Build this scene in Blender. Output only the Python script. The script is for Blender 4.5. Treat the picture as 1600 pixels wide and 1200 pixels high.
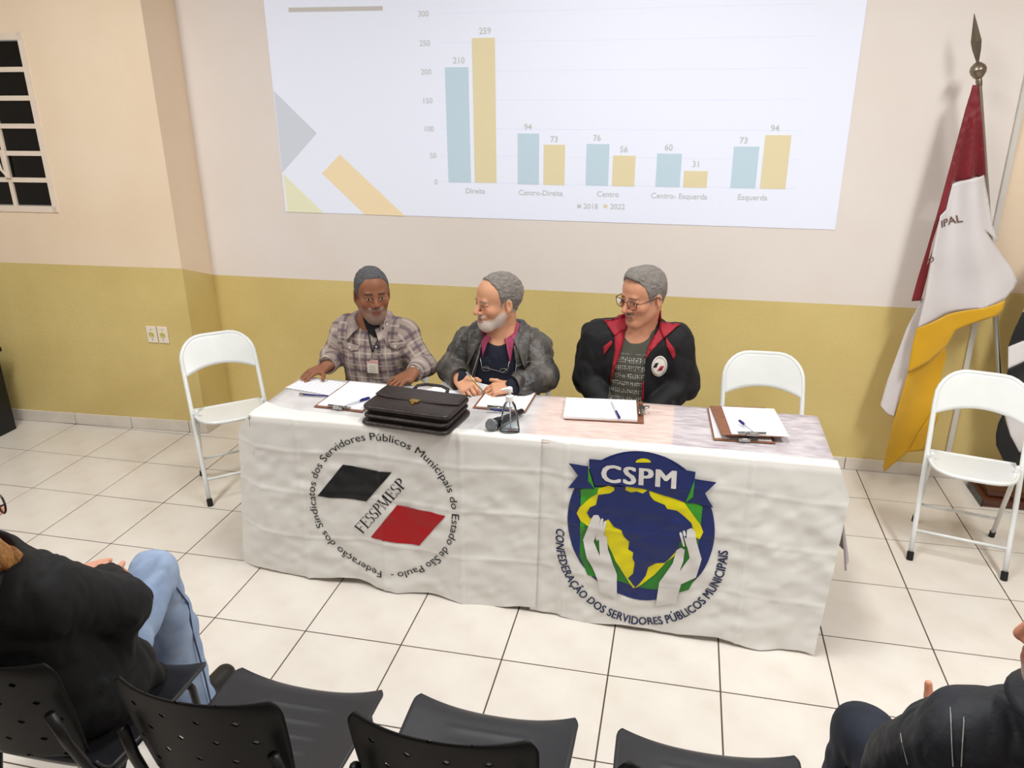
import bpy, bmesh, math, random
import numpy as np
from mathutils import Vector, Matrix, Euler

random.seed(7)
for o in list(bpy.data.objects):
    bpy.data.objects.remove(o)
SC = bpy.context.scene
COL = SC.collection

# ------------------------------------------------------------------ camera
cam_data = bpy.data.cameras.new('camera')
cam = bpy.data.objects.new('camera', cam_data)
COL.objects.link(cam)
cam.location = (4.1571, -3.9160, 2.0030)
cam.rotation_euler = (1.2114838, 0.0046715, 0.2155994)
cam_data.sensor_fit = 'HORIZONTAL'
cam_data.sensor_width = 36.0
cam_data.lens = 1216.99 / 1600.0 * 36.0
cam_data.clip_start = 0.05
SC.camera = cam

# ------------------------------------------------------------------ world, lamps, exposure
world = bpy.data.worlds.new('world')
SC.world = world
world.use_nodes = True
world.node_tree.nodes['Background'].inputs[0].default_value = (1.0, 0.98, 0.96, 1)
world.node_tree.nodes['Background'].inputs[1].default_value = 0.25
SC.view_settings.view_transform = 'Standard'
SC.view_settings.look = 'None'
SC.view_settings.gamma = 1.0
SC.view_settings.use_curve_mapping = False
SC.view_settings.exposure = -0.20


def area_lamp(name, loc, sx, sy, watts, col=(0.985, 1.0, 0.985)):
    d = bpy.data.lights.new(name, 'AREA')
    d.shape = 'RECTANGLE'
    d.size, d.size_y = sx, sy
    d.energy = watts
    d.color = col
    o = bpy.data.objects.new(name, d)
    o.location = loc
    COL.objects.link(o)
    return o


# fluorescent ceiling lamps of the hall, two rows running away from the slide wall
for lx, ly, wt in ((1.2, -2.1, 72), (5.95, -2.2, 90), (3.9, -1.55, 52), (1.2, -5.4, 18), (6.2, -5.4, 18)):
    area_lamp('ceiling_lamp', (lx, ly, 3.22), 0.35, 1.4, wt)

# ------------------------------------------------------------------ photo pixel -> place
_R = np.array(Euler((1.2114838, 0.0046715, 0.2155994), 'XYZ').to_matrix())
_C = np.array((4.1571, -3.9160, 2.0030))


def _ray(u, v):
    return _R @ np.array([(u - 800) / 1216.99, -(v - 600) / 1216.99, -1.0])


def at_y(u, v, y):
    d = _ray(u, v)
    return _C + d * ((y - _C[1]) / d[1])


def at_z(u, v, z):
    d = _ray(u, v)
    return _C + d * ((z - _C[2]) / d[2])


# ------------------------------------------------------------------ materials
def lin(c):
    if isinstance(c, str):
        c = tuple(int(c[i:i + 2], 16) for i in (0, 2, 4))
    if max(c) > 1.0:
        c = tuple(x / 255.0 for x in c)
    return tuple((x / 12.92) if x <= 0.04045 else ((x + 0.055) / 1.055) ** 2.4 for x in c[:3]) + (1.0,)


MATS = {}


def mat(name, col, rough=0.6, metal=0.0, var=0.0, vscale=8.0, bump=0.0, bscale=60.0, col2=None, spec=0.5,
        emit=None, estr=0.0, trans=0.0, ior=1.45, stretch=None, sheen=0.0, attr=None, coat=0.0, detail=3.0):
    if name in MATS:
        return MATS[name]
    m = bpy.data.materials.new(name)
    m.use_nodes = True
    nt = m.node_tree
    b = nt.nodes['Principled BSDF']
    b.inputs['Roughness'].default_value = rough
    b.inputs['Metallic'].default_value = metal
    b.inputs['Specular IOR Level'].default_value = spec
    b.inputs['IOR'].default_value = ior
    b.inputs['Transmission Weight'].default_value = trans
    if sheen:
        b.inputs['Sheen Weight'].default_value = sheen
    if coat:
        b.inputs['Coat Weight'].default_value = coat
    c = lin(col)
    b.inputs['Base Color'].default_value = c
    tc = nt.nodes.new('ShaderNodeTexCoord')
    src = tc.outputs['Object']
    if stretch:
        mp = nt.nodes.new('ShaderNodeMapping')
        mp.inputs['Scale'].default_value = stretch
        nt.links.new(src, mp.inputs[0])
        src = mp.outputs[0]
    base = None
    if attr:
        a = nt.nodes.new('ShaderNodeAttribute')
        a.attribute_name = attr
        base = a.outputs['Color']
        nt.links.new(base, b.inputs['Base Color'])
    if var or col2:
        n = nt.nodes.new('ShaderNodeTexNoise')
        n.inputs['Scale'].default_value = vscale
        n.inputs['Detail'].default_value = detail
        nt.links.new(src, n.inputs['Vector'])
        mr = nt.nodes.new('ShaderNodeMapRange')
        mr.inputs['From Min'].default_value = 0.35
        mr.inputs['From Max'].default_value = 0.65
        nt.links.new(n.outputs[0], mr.inputs[0])
        mx = nt.nodes.new('ShaderNodeMix')
        mx.data_type = 'RGBA'
        nt.links.new(mr.outputs[0], mx.inputs[0])
        if base is not None:
            mx.blend_type = 'MULTIPLY'
            mx.inputs[0].default_value = 1.0
            nt.links.new(base, mx.inputs[6])
            sc = nt.nodes.new('ShaderNodeMapRange')
            sc.inputs['From Min'].default_value = 0.3
            sc.inputs['From Max'].default_value = 0.7
            sc.inputs['To Min'].default_value = 1.0 - var
            sc.inputs['To Max'].default_value = 1.0 + var
            nt.links.new(n.outputs[0], sc.inputs[0])
            nt.links.remove(mx.inputs[0].links[0])
            nt.links.new(sc.outputs[0], mx.inputs[7])
        else:
            c2 = lin(col2) if col2 else tuple(min(1, x * (1 - var)) for x in c[:3]) + (1,)
            mx.inputs[6].default_value = c
            mx.inputs[7].default_value = c2
        nt.links.new(mx.outputs[2], b.inputs['Base Color'])
    if bump:
        n2 = nt.nodes.new('ShaderNodeTexNoise')
        n2.inputs['Scale'].default_value = bscale
        n2.inputs['Detail'].default_value = 4.0
        nt.links.new(src, n2.inputs['Vector'])
        bp = nt.nodes.new('ShaderNodeBump')
        bp.inputs['Strength'].default_value = bump
        bp.inputs['Distance'].default_value = 0.01
        nt.links.new(n2.outputs[0], bp.inputs['Height'])
        nt.links.new(bp.outputs[0], b.inputs['Normal'])
    if emit:
        b.inputs['Emission Color'].default_value = lin(emit)
        b.inputs['Emission Strength'].default_value = estr
    MATS[name] = m
    return m


# ------------------------------------------------------------------ object helpers
def link(o, parent=None):
    COL.objects.link(o)
    if parent is not None:
        o.parent = parent
    return o


def tag(o, label=None, cat=None, group=None, kind=None):
    if label:
        o['label'] = label
    if cat:
        o['category'] = cat
    if group:
        o['group'] = group
    if kind:
        o['kind'] = kind
    return o


def empty(name, loc=(0, 0, 0), rz=0.0):
    o = bpy.data.objects.new(name, None)
    o.empty_display_size = 0.1
    o.location = loc
    o.rotation_euler = (0, 0, rz)
    return link(o)


class MB:
    """collects polygons, builds ONE mesh object"""

    def __init__(self):
        self.v, self.f, self.m = [], [], []

    def add(self, vs, fs, mi=0):
        n = len(self.v)
        self.v += [tuple(map(float, p)) for p in vs]
        self.f += [tuple(n + i for i in f) for f in fs]
        self.m += [mi] * len(fs)
        return self

    def quad(self, a, b, c, d, mi=0):
        return self.add([a, b, c, d], [(0, 1, 2, 3)], mi)

    def box(self, lo, hi, mi=0, M=None, bev=0.0):
        x0, y0, z0 = lo
        x1, y1, z1 = hi
        if bev <= 0:
            vs = [(x0, y0, z0), (x1, y0, z0), (x1, y1, z0), (x0, y1, z0), (x0, y0, z1), (x1, y0, z1), (x1, y1, z1), (x0, y1, z1)]
            fs = [(0, 3, 2, 1), (4, 5, 6, 7), (0, 1, 5, 4), (1, 2, 6, 5), (2, 3, 7, 6), (3, 0, 4, 7)]
        else:
            bm = bmesh.new()
            bmesh.ops.create_cube(bm, size=1.0)
            for v in bm.verts:
                v.co = Vector(((x0 + x1) / 2 + v.co.x * (x1 - x0), (y0 + y1) / 2 + v.co.y * (y1 - y0), (z0 + z1) / 2 + v.co.z * (z1 - z0)))
            bmesh.ops.bevel(bm, geom=list(bm.edges), offset=bev, segments=2, affect='EDGES', profile=0.5)
            bm.verts.index_update()
            vs = [v.co.copy() for v in bm.verts]
            fs = [tuple(v.index for v in f.verts) for f in bm.faces]
            bm.free()
        if M is not None:
            vs = [M @ Vector(p) for p in vs]
        return self.add(vs, fs, mi)

    def tube(self, path, r, n=10, mi=0, closed=False, cap=True):
        P = [Vector(p) for p in path]
        L = len(P)
        rs = r if isinstance(r, (list, tuple)) else [r] * L
        rings = []
        prev = None
        for i, p in enumerate(P):
            if closed:
                t = (P[(i + 1) % L] - P[i - 1])
            else:
                t = (P[min(i + 1, L - 1)] - P[max(i - 1, 0)])
            t.normalize()
            if prev is None:
                a = Vector((0, 0, 1)) if abs(t.z) < 0.9 else Vector((1, 0, 0))
                nrm = (a - t * a.dot(t)).normalized()
            else:
                nrm = (prev - t * prev.dot(t)).normalized()
            prev = nrm
            bn = t.cross(nrm)
            rings.append([p + (nrm * math.cos(2 * math.pi * k / n) + bn * math.sin(2 * math.pi * k / n)) * rs[i] for k in range(n)])
        vs = [q for ring in rings for q in ring]
        fs = []
        for i in range(L if closed else L - 1):
            j = (i + 1) % L
            for k in range(n):
                k2 = (k + 1) % n
                fs.append((i * n + k, i * n + k2, j * n + k2, j * n + k))
        if cap and not closed:
            fs.append(tuple(range(n - 1, -1, -1)))
            fs.append(tuple((L - 1) * n + k for k in range(n)))
        return self.add(vs, fs, mi)

    def lathe(self, prof, n=24, mi=0, M=None):
        """prof: list of (r, z) from bottom to top"""
        vs, fs = [], []
        for r, z in prof:
            for k in range(n):
                a = 2 * math.pi * k / n
                vs.append(Vector((r * math.cos(a), r * math.sin(a), z)))
        for i in range(len(prof) - 1):
            for k in range(n):
                k2 = (k + 1) % n
                fs.append((i * n + k, i * n + k2, (i + 1) * n + k2, (i + 1) * n + k))
        fs.append(tuple(range(n - 1, -1, -1)))
        fs.append(tuple((len(prof) - 1) * n + k for k in range(n)))
        if M is not None:
            vs = [M @ p for p in vs]
        return self.add(vs, fs, mi)

    def grid(self, fn, nu, nv, mi=0):
        """fn(i/nu, j/nv) -> point"""
        vs = [fn(i / nu, j / nv) for i in range(nu + 1) for j in range(nv + 1)]
        fs = [(i * (nv + 1) + j, (i + 1) * (nv + 1) + j, (i + 1) * (nv + 1) + j + 1, i * (nv + 1) + j + 1) for i in range(nu) for j in range(nv)]
        return self.add(vs, fs, mi)

    def prism(self, poly, z0, z1, mi=0, M=None):
        n = len(poly)
        vs = [Vector((x, y, z0)) for x, y in poly] + [Vector((x, y, z1)) for x, y in poly]
        if M is not None:
            vs = [M @ p for p in vs]
        fs = [tuple(range(n - 1, -1, -1)), tuple(range(n, 2 * n))] + [(i, (i + 1) % n, n + (i + 1) % n, n + i) for i in range(n)]
        return self.add(vs, fs, mi)

    def build(self, name, mats, parent=None, smooth=False, solid=0.0, angle=None):
        me = bpy.data.meshes.new(name)
        me.from_pydata(self.v, [], self.f)
        if not isinstance(mats, (list, tuple)):
            mats = [mats]
        for m in mats:
            me.materials.append(m)
        if len(mats) > 1:
            me.polygons.foreach_set('material_index', self.m)
        if smooth:
            me.polygons.foreach_set('use_smooth', [True] * len(me.polygons))
            if angle:
                me.set_sharp_from_angle(angle=math.radians(angle))
        me.update()
        o = bpy.data.objects.new(name, me)
        link(o, parent)
        if solid:
            s = o.modifiers.new('thickness', 'SOLIDIFY')
            s.thickness = abs(solid)
            s.offset = 1.0 if solid > 0 else -1.0
        return o


def copy_tree(o, parent=None):
    c = o.copy()
    link(c, parent)
    for ch in list(o.children):
        copy_tree(ch, c)
    return c


def place(o, loc, rz):
    o.location = loc
    o.rotation_euler = (0, 0, rz)
    return o


def text_mesh(s, size=1.0, bold=0.0, spacing=1.0):
    """flat text: vertices (n,2) and faces; left aligned, baseline y = 0"""
    cu = bpy.data.curves.new('t', 'FONT')
    cu.body = s
    cu.size = size
    cu.offset = bold
    cu.space_character = spacing
    cu.resolution_u = 3
    ob = bpy.data.objects.new('t', cu)
    COL.objects.link(ob)
    bpy.context.view_layer.update()
    dg = bpy.context.evaluated_depsgraph_get()
    me = bpy.data.meshes.new_from_object(ob.evaluated_get(dg))
    vs = np.array([v.co[:2] for v in me.vertices])
    fs = [tuple(p.vertices) for p in me.polygons]
    bpy.data.objects.remove(ob)
    bpy.data.curves.remove(cu)
    bpy.data.meshes.remove(me)
    return vs, fs


def refine(poly_or_vf, maxlen):
    """triangulate a flat polygon (list of 2-D points) or (verts, faces) and split edges longer than maxlen"""
    bm = bmesh.new()
    if isinstance(poly_or_vf, tuple):
        vs, fs = poly_or_vf
        bv = [bm.verts.new((float(x), float(y), 0)) for x, y in vs]
        for f in fs:
            try:
                bm.faces.new([bv[i] for i in f])
            except ValueError:
                pass
    else:
        bm.faces.new([bm.verts.new((float(x), float(y), 0)) for x, y in poly_or_vf])
    bmesh.ops.triangulate(bm, faces=list(bm.faces))
    for _ in range(9):
        es = [e for e in bm.edges if e.calc_length() > maxlen]
        if not es:
            break
        bmesh.ops.subdivide_edges(bm, edges=es, cuts=1)
        bmesh.ops.triangulate(bm, faces=[f for f in bm.faces if len(f.verts) > 3])
    bm.verts.index_update()
    v = np.array([p.co[:2] for p in bm.verts])
    f = [tuple(p.index for p in q.verts) for q in bm.faces]
    bm.free()
    return v, f
# ================================================================== THE ROOM
T = 0.40
M_grout = mat('grout', '57423b', 0.9)
M_tile = mat('floor_tile', 'e0dad2', 0.22, var=0.07, vscale=5.0, col2='d8cfc6', spec=0.4, detail=6.0)
M_base = mat('baseboard_tile', 'e4dcd2', 0.3, col2='dcd2c6', vscale=9)
M_olive = mat('olive_paint', 'dcc684', 0.55, col2='d5be7b', vscale=2.5, bump=0.25, bscale=90)
M_tan = mat('tan_paint', 'f2ddc4', 0.6, col2='eed7bc', vscale=2.0, bump=0.1, bscale=70)
M_white = mat('white_wall_paint', 'ede4df', 0.6, col2='e9dfd8', vscale=1.6, bump=0.06, bscale=70)
M_ceil = mat('ceiling_paint', 'e8e2d8', 0.8, var=0.02)

WB = 0.346          # slide wall plane
XR = 1.314          # where the slide wall steps back from the window wall
ZD, ZDL, ZC = 0.945, 1.045, 3.3


def wl(x):          # window wall is very slightly turned
    return 0.053 + (x - XR) * 0.044


# floor: grout bed with single tiles laid on it
fl = MB().box((-2.8, -7.2, -0.08), (9.4, 0.5, -0.0025)).build('floor', M_grout)
tag(fl, kind='structure')
g = 0.0026
full = MB().box((g, g, -0.012), (T - g, T - g, 0.0), bev=0.0012)
proto = None
for i in range(-7, 23):
    for j in range(-10, 1):
        if j == 0:
            continue
        if j < -9:
            continue
        if proto is None:
            proto = full.build('tile', M_tile, fl)
            o = proto
        else:
            o = bpy.data.objects.new('tile', proto.data)
            link(o, fl)
        o.location = (i * T, j * T, random.uniform(-0.0003, 0.0003))
# the cut row along the walls
for i in range(-7, 23):
    x0, x1 = i * T + g, (i + 1) * T - g
    if x1 <= XR + 0.02:
        ya, yb = wl(x0) - 0.001, wl(x1) - 0.001
    else:
        ya = yb = WB - 0.001
    if min(ya, yb) < 0.004:
        continue
    mb = MB()
    vs = [(x0, g, -0.012), (x1, g, -0.012), (x1, yb, -0.012), (x0, ya, -0.012), (x0, g, 0), (x1, g, 0), (x1, yb, 0), (x0, ya, 0)]
    mb.add(vs, [(0, 3, 2, 1), (4, 5, 6, 7), (0, 1, 5, 4), (1, 2, 6, 5), (2, 3, 7, 6), (3, 0, 4, 7)])
    mb.build('tile', M_tile, fl)

# slide wall
mb = MB()


def wrect(mb, x0, x1, z0, z1, mi, y=WB):
    mb.quad((x0, y, z0), (x1, y, z0), (x1, y, z1), (x0, y, z1), mi)


XC = 5.645
wrect(mb, XR, XC, 0, ZD, 0)
wrect(mb, XR, XC, ZD, ZC, 1)
wrect(mb, XC, 9.4, 0, 1.046, 0)
wrect(mb, XC, 9.4, 1.046, ZC, 2)
mb.box((XR, WB + 0.001, 0), (9.4, WB + 0.15, ZC), 1)
tag(mb.build('wall_back', [M_olive, M_white, M_tan]), kind='structure')

# short return between the two wall planes, its paint line drops
mb = MB()
y0 = wl(XR)
mb.quad((XR, y0, 0), (XR, WB, 0), (XR, WB, ZD), (XR, y0, ZDL), 0)
mb.quad((XR, y0, ZDL), (XR, WB, ZD), (XR, WB, ZC), (XR, y0, ZC), 1)
tag(mb.build('wall_return', [M_olive, M_tan]), kind='structure')

# window wall with its opening
WX0, WX1, WZ0, WZ1 = -0.72, 0.575, 1.365, 2.30
mb = MB()


def lw(x0, x1, z0, z1, mi):
    mb.quad((x0, wl(x0), z0), (x1, wl(x1), z0), (x1, wl(x1), z1), (x0, wl(x0), z1), mi)


lw(-2.8, XR, 0, ZDL, 0)
lw(-2.8, WX0, ZDL, ZC, 1)
lw(WX1, XR, ZDL, ZC, 1)
lw(WX0, WX1, ZDL, WZ0, 1)
lw(WX0, WX1, WZ1, ZC, 1)
for xa, xb, za, zb in ((WX0, WX0, WZ0, WZ1), (WX1, WX1, WZ0, WZ1)):
    mb.quad((xa, wl(xa), za), (xa, wl(xa) + 0.14, za), (xa, wl(xa) + 0.14, zb), (xa, wl(xa), zb), 1)
for z in (WZ0, WZ1):
    mb.quad((WX0, wl(WX0), z), (WX1, wl(WX1), z), (WX1, wl(WX1) + 0.14, z), (WX0, wl(WX0) + 0.14, z), 1)
tag(mb.build('wall_left', [M_olive, M_tan]), kind='structure')

# the rest of the hall
tag(MB().box((-2.8, -7.2, ZC), (9.4, 0.5, ZC + 0.1)).build('ceiling', M_ceil), kind='structure')
for nm, lo, hi in (('wall_side_left', (-2.9, -7.2, 0), (-2.8, 0.4, ZC)), ('wall_side_right', (9.4, -7.2, 0), (9.5, 0.5, ZC)), ('wall_rear', (-2.8, -7.3, 0), (9.4, -7.2, ZC))):
    tag(MB().box(lo, hi).build(nm, M_white), kind='structure')

# baseboards: one glazed piece for each floor tile
bb = MB().box((XR + 0.004, WB - 0.004, 0.0), (9.39, WB, 0.068)).build('baseboard_back', M_grout)
tag(bb, kind='structure')
for i in range(3, 23):
    x0, x1 = max(i * T - 0.065, XR + 0.006), i * T + T - 0.065 - 0.004
    MB().box((x0, WB - 0.012, 0.0015), (x1, WB, 0.071), bev=0.0015).build('baseboard_tile', M_base, bb)
Mw = Matrix.Translation((0, wl(0), 0)) @ Matrix.Rotation(math.atan(0.044), 4, 'Z')
bl = MB().box((-2.8, -0.004, 0), (XR + 0.002, 0, 0.072), M=Mw).build('baseboard_left', M_grout)
tag(bl, kind='structure')
for i in range(-7, 4):
    x0, x1 = i * T + 0.004, min(i * T + T, XR + 0.010)
    MB().box((x0, -0.012, 0.0015), (x1, 0.0, 0.075), bev=0.0015, M=Mw).build('baseboard_tile', M_base, bl)
br = MB().box((XR, y0, 0.0015), (XR + 0.011, WB - 0.013, 0.075), bev=0.0015).build('baseboard_return', M_base)
tag(br, kind='structure')

# ---- steel window with small black panes
M_wframe = mat('window_paint', 'ecdccb', 0.45, var=0.05, vscale=14)
M_glass = mat('night_glass', '0c0d0b', 0.06, spec=0.5)
wn = empty('window_1', (0, 0, 0))
tag(wn, kind='structure')


def wbox(mb, x0, x1, z0, z1, d0=-0.006, d1=0.03, mi=0):
    ya, yb = wl(x0), wl(x1)
    vs = [(x0, ya + d0, z0), (x1, yb + d0, z0), (x1, yb + d1, z0), (x0, ya + d1, z0), (x0, ya + d0, z1), (x1, yb + d0, z1), (x1, yb + d1, z1), (x0, ya + d1, z1)]
    mb.add(vs, [(0, 3, 2, 1), (4, 5, 6, 7), (0, 1, 5, 4), (1, 2, 6, 5), (2, 3, 7, 6), (3, 0, 4, 7)], mi)


mb = MB()
fw = 0.03
wbox(mb, WX0, WX1, WZ0 - 0.012, WZ0 + 0.022)
wbox(mb, WX0, WX1, WZ1 - 0.022, WZ1 + 0.012)
wbox(mb, WX0, WX0 + fw, WZ0, WZ1)
wbox(mb, WX1 - fw * 0.8, WX1 + 0.008, WZ0 - 0.012, WZ1 + 0.012)
mb.build('window_frame', M_wframe, wn)
cols = [WX0 + fw]
while len(cols) < 6:
    cols.append(WX0 + fw + (WX1 - fw * 0.8 - WX0 - fw) * len(cols) / 5)
rows = [WZ0 + 0.022 + (WZ1 - WZ0 - 0.044) * k / 6 for k in range(7)]
for k in range(1, 6):
    mb = MB()
    wbox(mb, cols[0], cols[-1], rows[k] - 0.013, rows[k] + 0.013, 0.0, 0.026)
    mb.build('glazing_bar', M_wframe, wn)
for k in range(1, 5):
    mb = MB()
    wbox(mb, cols[k] - 0.012, cols[k] + 0.012, rows[0], rows[6], 0.002, 0.024)
    mb.build('mullion', M_wframe, wn)
for a in range(5):
    for b in range(6):
        mb = MB()
        wbox(mb, cols[a] + 0.003, cols[a + 1] - 0.003, rows[b] + 0.005, rows[b + 1] - 0.005, 0.014, 0.019)
        mb.build('pane', M_glass, wn)
mb = MB()
xh = cols[4]
hy = wl(xh)
mb.tube([(xh - 0.05, hy - 0.012, rows[2] - 0.02), (xh - 0.02, hy - 0.03, rows[2] - 0.03), (xh - 0.012, hy - 0.03, rows[1] + 0.06), (xh, hy - 0.01, rows[1] + 0.02)], 0.007, 8)
mb.box((xh - 0.014, hy - 0.014, rows[1] + 0.01), (xh + 0.02, hy + 0.0, rows[2] + 0.02), bev=0.003)
mb.build('window_handle', M_wframe, wn, smooth=True, angle=40)

# ---- two socket plates
M_plate = mat('socket_plate', 'f1e6d6', 0.35)
M_sock = mat('socket_yellow', 'd8cc7a', 0.45)
M_dark = mat('dark_hole', '2a2620', 0.7)
for k, (xa, xb, lab) in enumerate(((1.016, 1.084, 'cream wall socket plate, the one farther from the wall corner'), (1.090, 1.158, 'cream wall socket plate, the one nearer the wall corner'))):
    xm = (xa + xb) / 2
    ym = wl(xm)
    e = empty('wall_socket', (xm, ym, 0.634))
    tag(e, lab, 'socket', 'pair of wall sockets')
    w = (xb - xa) / 2
    MB().box((-w, -0.007, -0.052), (w, 0.0, 0.052), bev=0.003).build('cover_plate', M_plate, e)
    Mx = Matrix.Translation((0, -0.007, 0)) @ Matrix.Rotation(math.pi / 2, 4, 'X')
    MB().lathe([(0.0175, 0), (0.0175, 0.003), (0.015, 0.004), (0.0148, 0.0015), (0.0005, 0.0015)], 20, M=Mx).build('socket_insert', M_sock, e)
    for sx in (-0.007, 0.007):
        MB().lathe([(0.0026, 0.0012), (0.0026, 0.0024)], 10, M=Matrix.Translation((sx, 0, 0)) @ Mx).build('pin_hole', M_dark, e)
    for sz in (-0.032, 0.032):
        MB().lathe([(0.0027, 0.0), (0.0027, 0.0012)], 10, M=Matrix.Translation((0, 0, sz)) @ Mx).build('screw', M_dark, e)

# ---- white cable duct on the slide wall
M_duct = mat('duct_plastic', 'd6d2cb', 0.4)
mb = MB().box((XC - 0.013, WB - 0.018, 0.072), (XC + 0.013, WB - 0.001, ZC - 0.01), bev=0.003)
tag(mb.build('cable_duct', M_duct), 'narrow pale plastic cable duct running straight up the slide wall', 'cable duct')

# ================================================================== PROJECTED SLIDE
def slide_mat(name, c, k=1.0):
    return mat('slide_' + name, c, 0.7, emit=c, estr=0.24 * k)


SX0, SX1, SZ0, SZ1 = 1.857, 4.910, 1.338, 3.05
SY = WB - 0.003
sl = MB().quad((SX0, SY, SZ0 + 0.008), (SX1, SY, SZ0 - 0.004), (SX1, SY, SZ1), (SX0, SY, SZ1)).build('projected_slide', slide_mat('white', 'dfe3f2'))
tag(sl, 'projected slide with a pale bar chart on the white wall', 'projection')


def sp(u, v):
    p = at_y(u, v, SY)
    return (p[0], p[2])


def spoly(name, px, m, dy=0.0012):
    pts = [sp(*p) for p in px]
    mb = MB()
    mb.add([(x, SY - dy, z) for x, z in pts], [tuple(range(len(pts)))])
    return mb.build(name, m, sl)


S_blue = slide_mat('blue', 'b7cbd8', 0.9)
S_gold = slide_mat('gold', 'd8cba6', 0.9)
S_grey = slide_mat('grey', 'c6cbd6', 0.9)
S_sand = slide_mat('sand', 'e6d2ae', 0.95)
S_line = slide_mat('line', 'd9deed', 0.97)
S_text = slide_mat('text', 'bfc0bd', 0.85)
S_lime = slide_mat('lime', 'dcdcbf', 0.95)
S_bar = slide_mat('taupe', 'bdb9b2', 0.9)
spoly('title_rule', [(451, 12), (598, 9.5), (598, 16.5), (451, 19)], S_bar)
spoly('grey_triangle', [(428, 142), (495, 208), (441, 270)], S_grey)
spoly('lime_triangle', [(442.5, 271), (506, 333), (449.5, 331)], S_lime)
spoly('sand_stripe', [(531, 241), (633, 337.5), (570, 335), (503, 271)], S_sand)
zs0 = sp(740, 285)[1]
xl, xr = sp(690, 285)[0], sp(1235, 296)[0]
zax = [sp(685, v)[1] for v in (284, 243, 201, 157, 112, 67, 21)]
for k, z in enumerate(zax):
    mb = MB().quad((xl, SY - 0.0008, z - 0.0015), (xr + 0.03, SY - 0.0008, z - 0.0015), (xr + 0.03, SY - 0.0008, z + 0.0015), (xl, SY - 0.0008, z + 0.0015))
    mb.build('grid_line', S_line, sl)
for (ua, ub, vt, vb, m) in ((701, 736, 105, 285, 0), (742, 776, 59, 285.5, 1), (809, 842, 208.5, 288, 0), (849, 882, 226, 289, 1), (915, 950, 225, 290, 0), (956, 991, 243, 291, 1), (1024, 1062, 240, 292, 0), (1067, 1104, 267, 293, 1), (1141, 1180, 229, 294, 0), (1187, 1227, 211, 295, 1)):
    um = (ua + ub) / 2
    zb = sp(um, vb)[1]
    zt = sp(um, vt)[1]
    xa = sp(ua, vb)[0]
    xb = sp(ub, vb)[0]
    MB().quad((xa, SY - 0.0016, zb), (xb, SY - 0.0016, zb), (xb, SY - 0.0016, zt), (xa, SY - 0.0016, zt)).build('chart_bar', (S_blue, S_gold)[m], sl)


def stext(s, u, v, h, bold=0.0, anchor='c', nm='slide_text'):
    x, z = sp(u, v)
    vs, fs = text_mesh(s, h / 0.70, bold * h)
    w0, w1 = vs[:, 0].min(), vs[:, 0].max()
    off = -(w0 + w1) / 2 if anchor == 'c' else (-w1 if anchor == 'r' else -w0)
    mb = MB()
    mb.add([(x + p[0] + off, SY - 0.002, z + p[1] - h / 2) for p in vs], fs)
    return mb.build(nm, S_text, sl)


for k, v in enumerate((284, 243, 201, 157, 112, 67, 21)):
    stext(str(k * 50), 684 - k * 2.0 - (2 if k > 1 else 0), v, 0.028, 0.01, 'r', 'axis_number')
for s, u, v in (('210', 717, 94), ('259', 758, 48), ('94', 825, 198), ('73', 866, 217), ('76', 933, 215), ('56', 975, 233), ('60', 1045, 230), ('31', 1087, 256), ('73', 1162, 219), ('94', 1211, 200)):
    stext(s, u, v, 0.030, 0.02, 'c', 'bar_value')
for s, u, v in (('Direita', 743, 298), ('Centro-Direita', 845, 301), ('Centro', 950, 303), ('Centro- Esquerda', 1061, 306), ('Esquerda', 1176, 308)):
    stext(s, u, v, 0.028, 0.012, 'c', 'bar_caption')
stext('2018', 923, 322, 0.028, 0.012, 'c', 'legend_text')
stext('2022', 965, 322.5, 0.028, 0.012, 'c', 'legend_text')
for u, m in ((905, S_text), (946, S_gold)):
    x, z = sp(u, 322)
    MB().quad((x - 0.01, SY - 0.002, z - 0.009), (x + 0.01, SY - 0.002, z - 0.009), (x + 0.01, SY - 0.002, z + 0.009), (x - 0.01, SY - 0.002, z + 0.009)).build('legend_key', m, sl)
M_trouser = mat('dark_trousers', '23252e', 0.8, var=0.2, vscale=60)
M_shoe = mat('shoe_leather', '1c1714', 0.45)
M_black = mat('black_cloth', '121214', 0.85, var=0.2, vscale=90)
M_steel = mat('polished_steel', 'b9b9b6', 0.28, metal=1.0)
M_blackplastic = mat('black_plastic', '131315', 0.4)
M_whiteplastic = mat('white_plastic', 'eeeeee', 0.35)




# ================================================================== ORGANIC SHAPES (distance field -> one smooth surface)
def axis(lo, hi, h, fine=()):
    """grid coordinates, finer inside the given ranges [(a, b, step)]"""
    out = [lo]
    while out[-1] < hi:
        x = out[-1]
        st = h
        for a, b, s in fine:
            if a <= x <= b:
                st = min(st, s)
        out.append(x + st)
    return np.array(out, np.float64)


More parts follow.
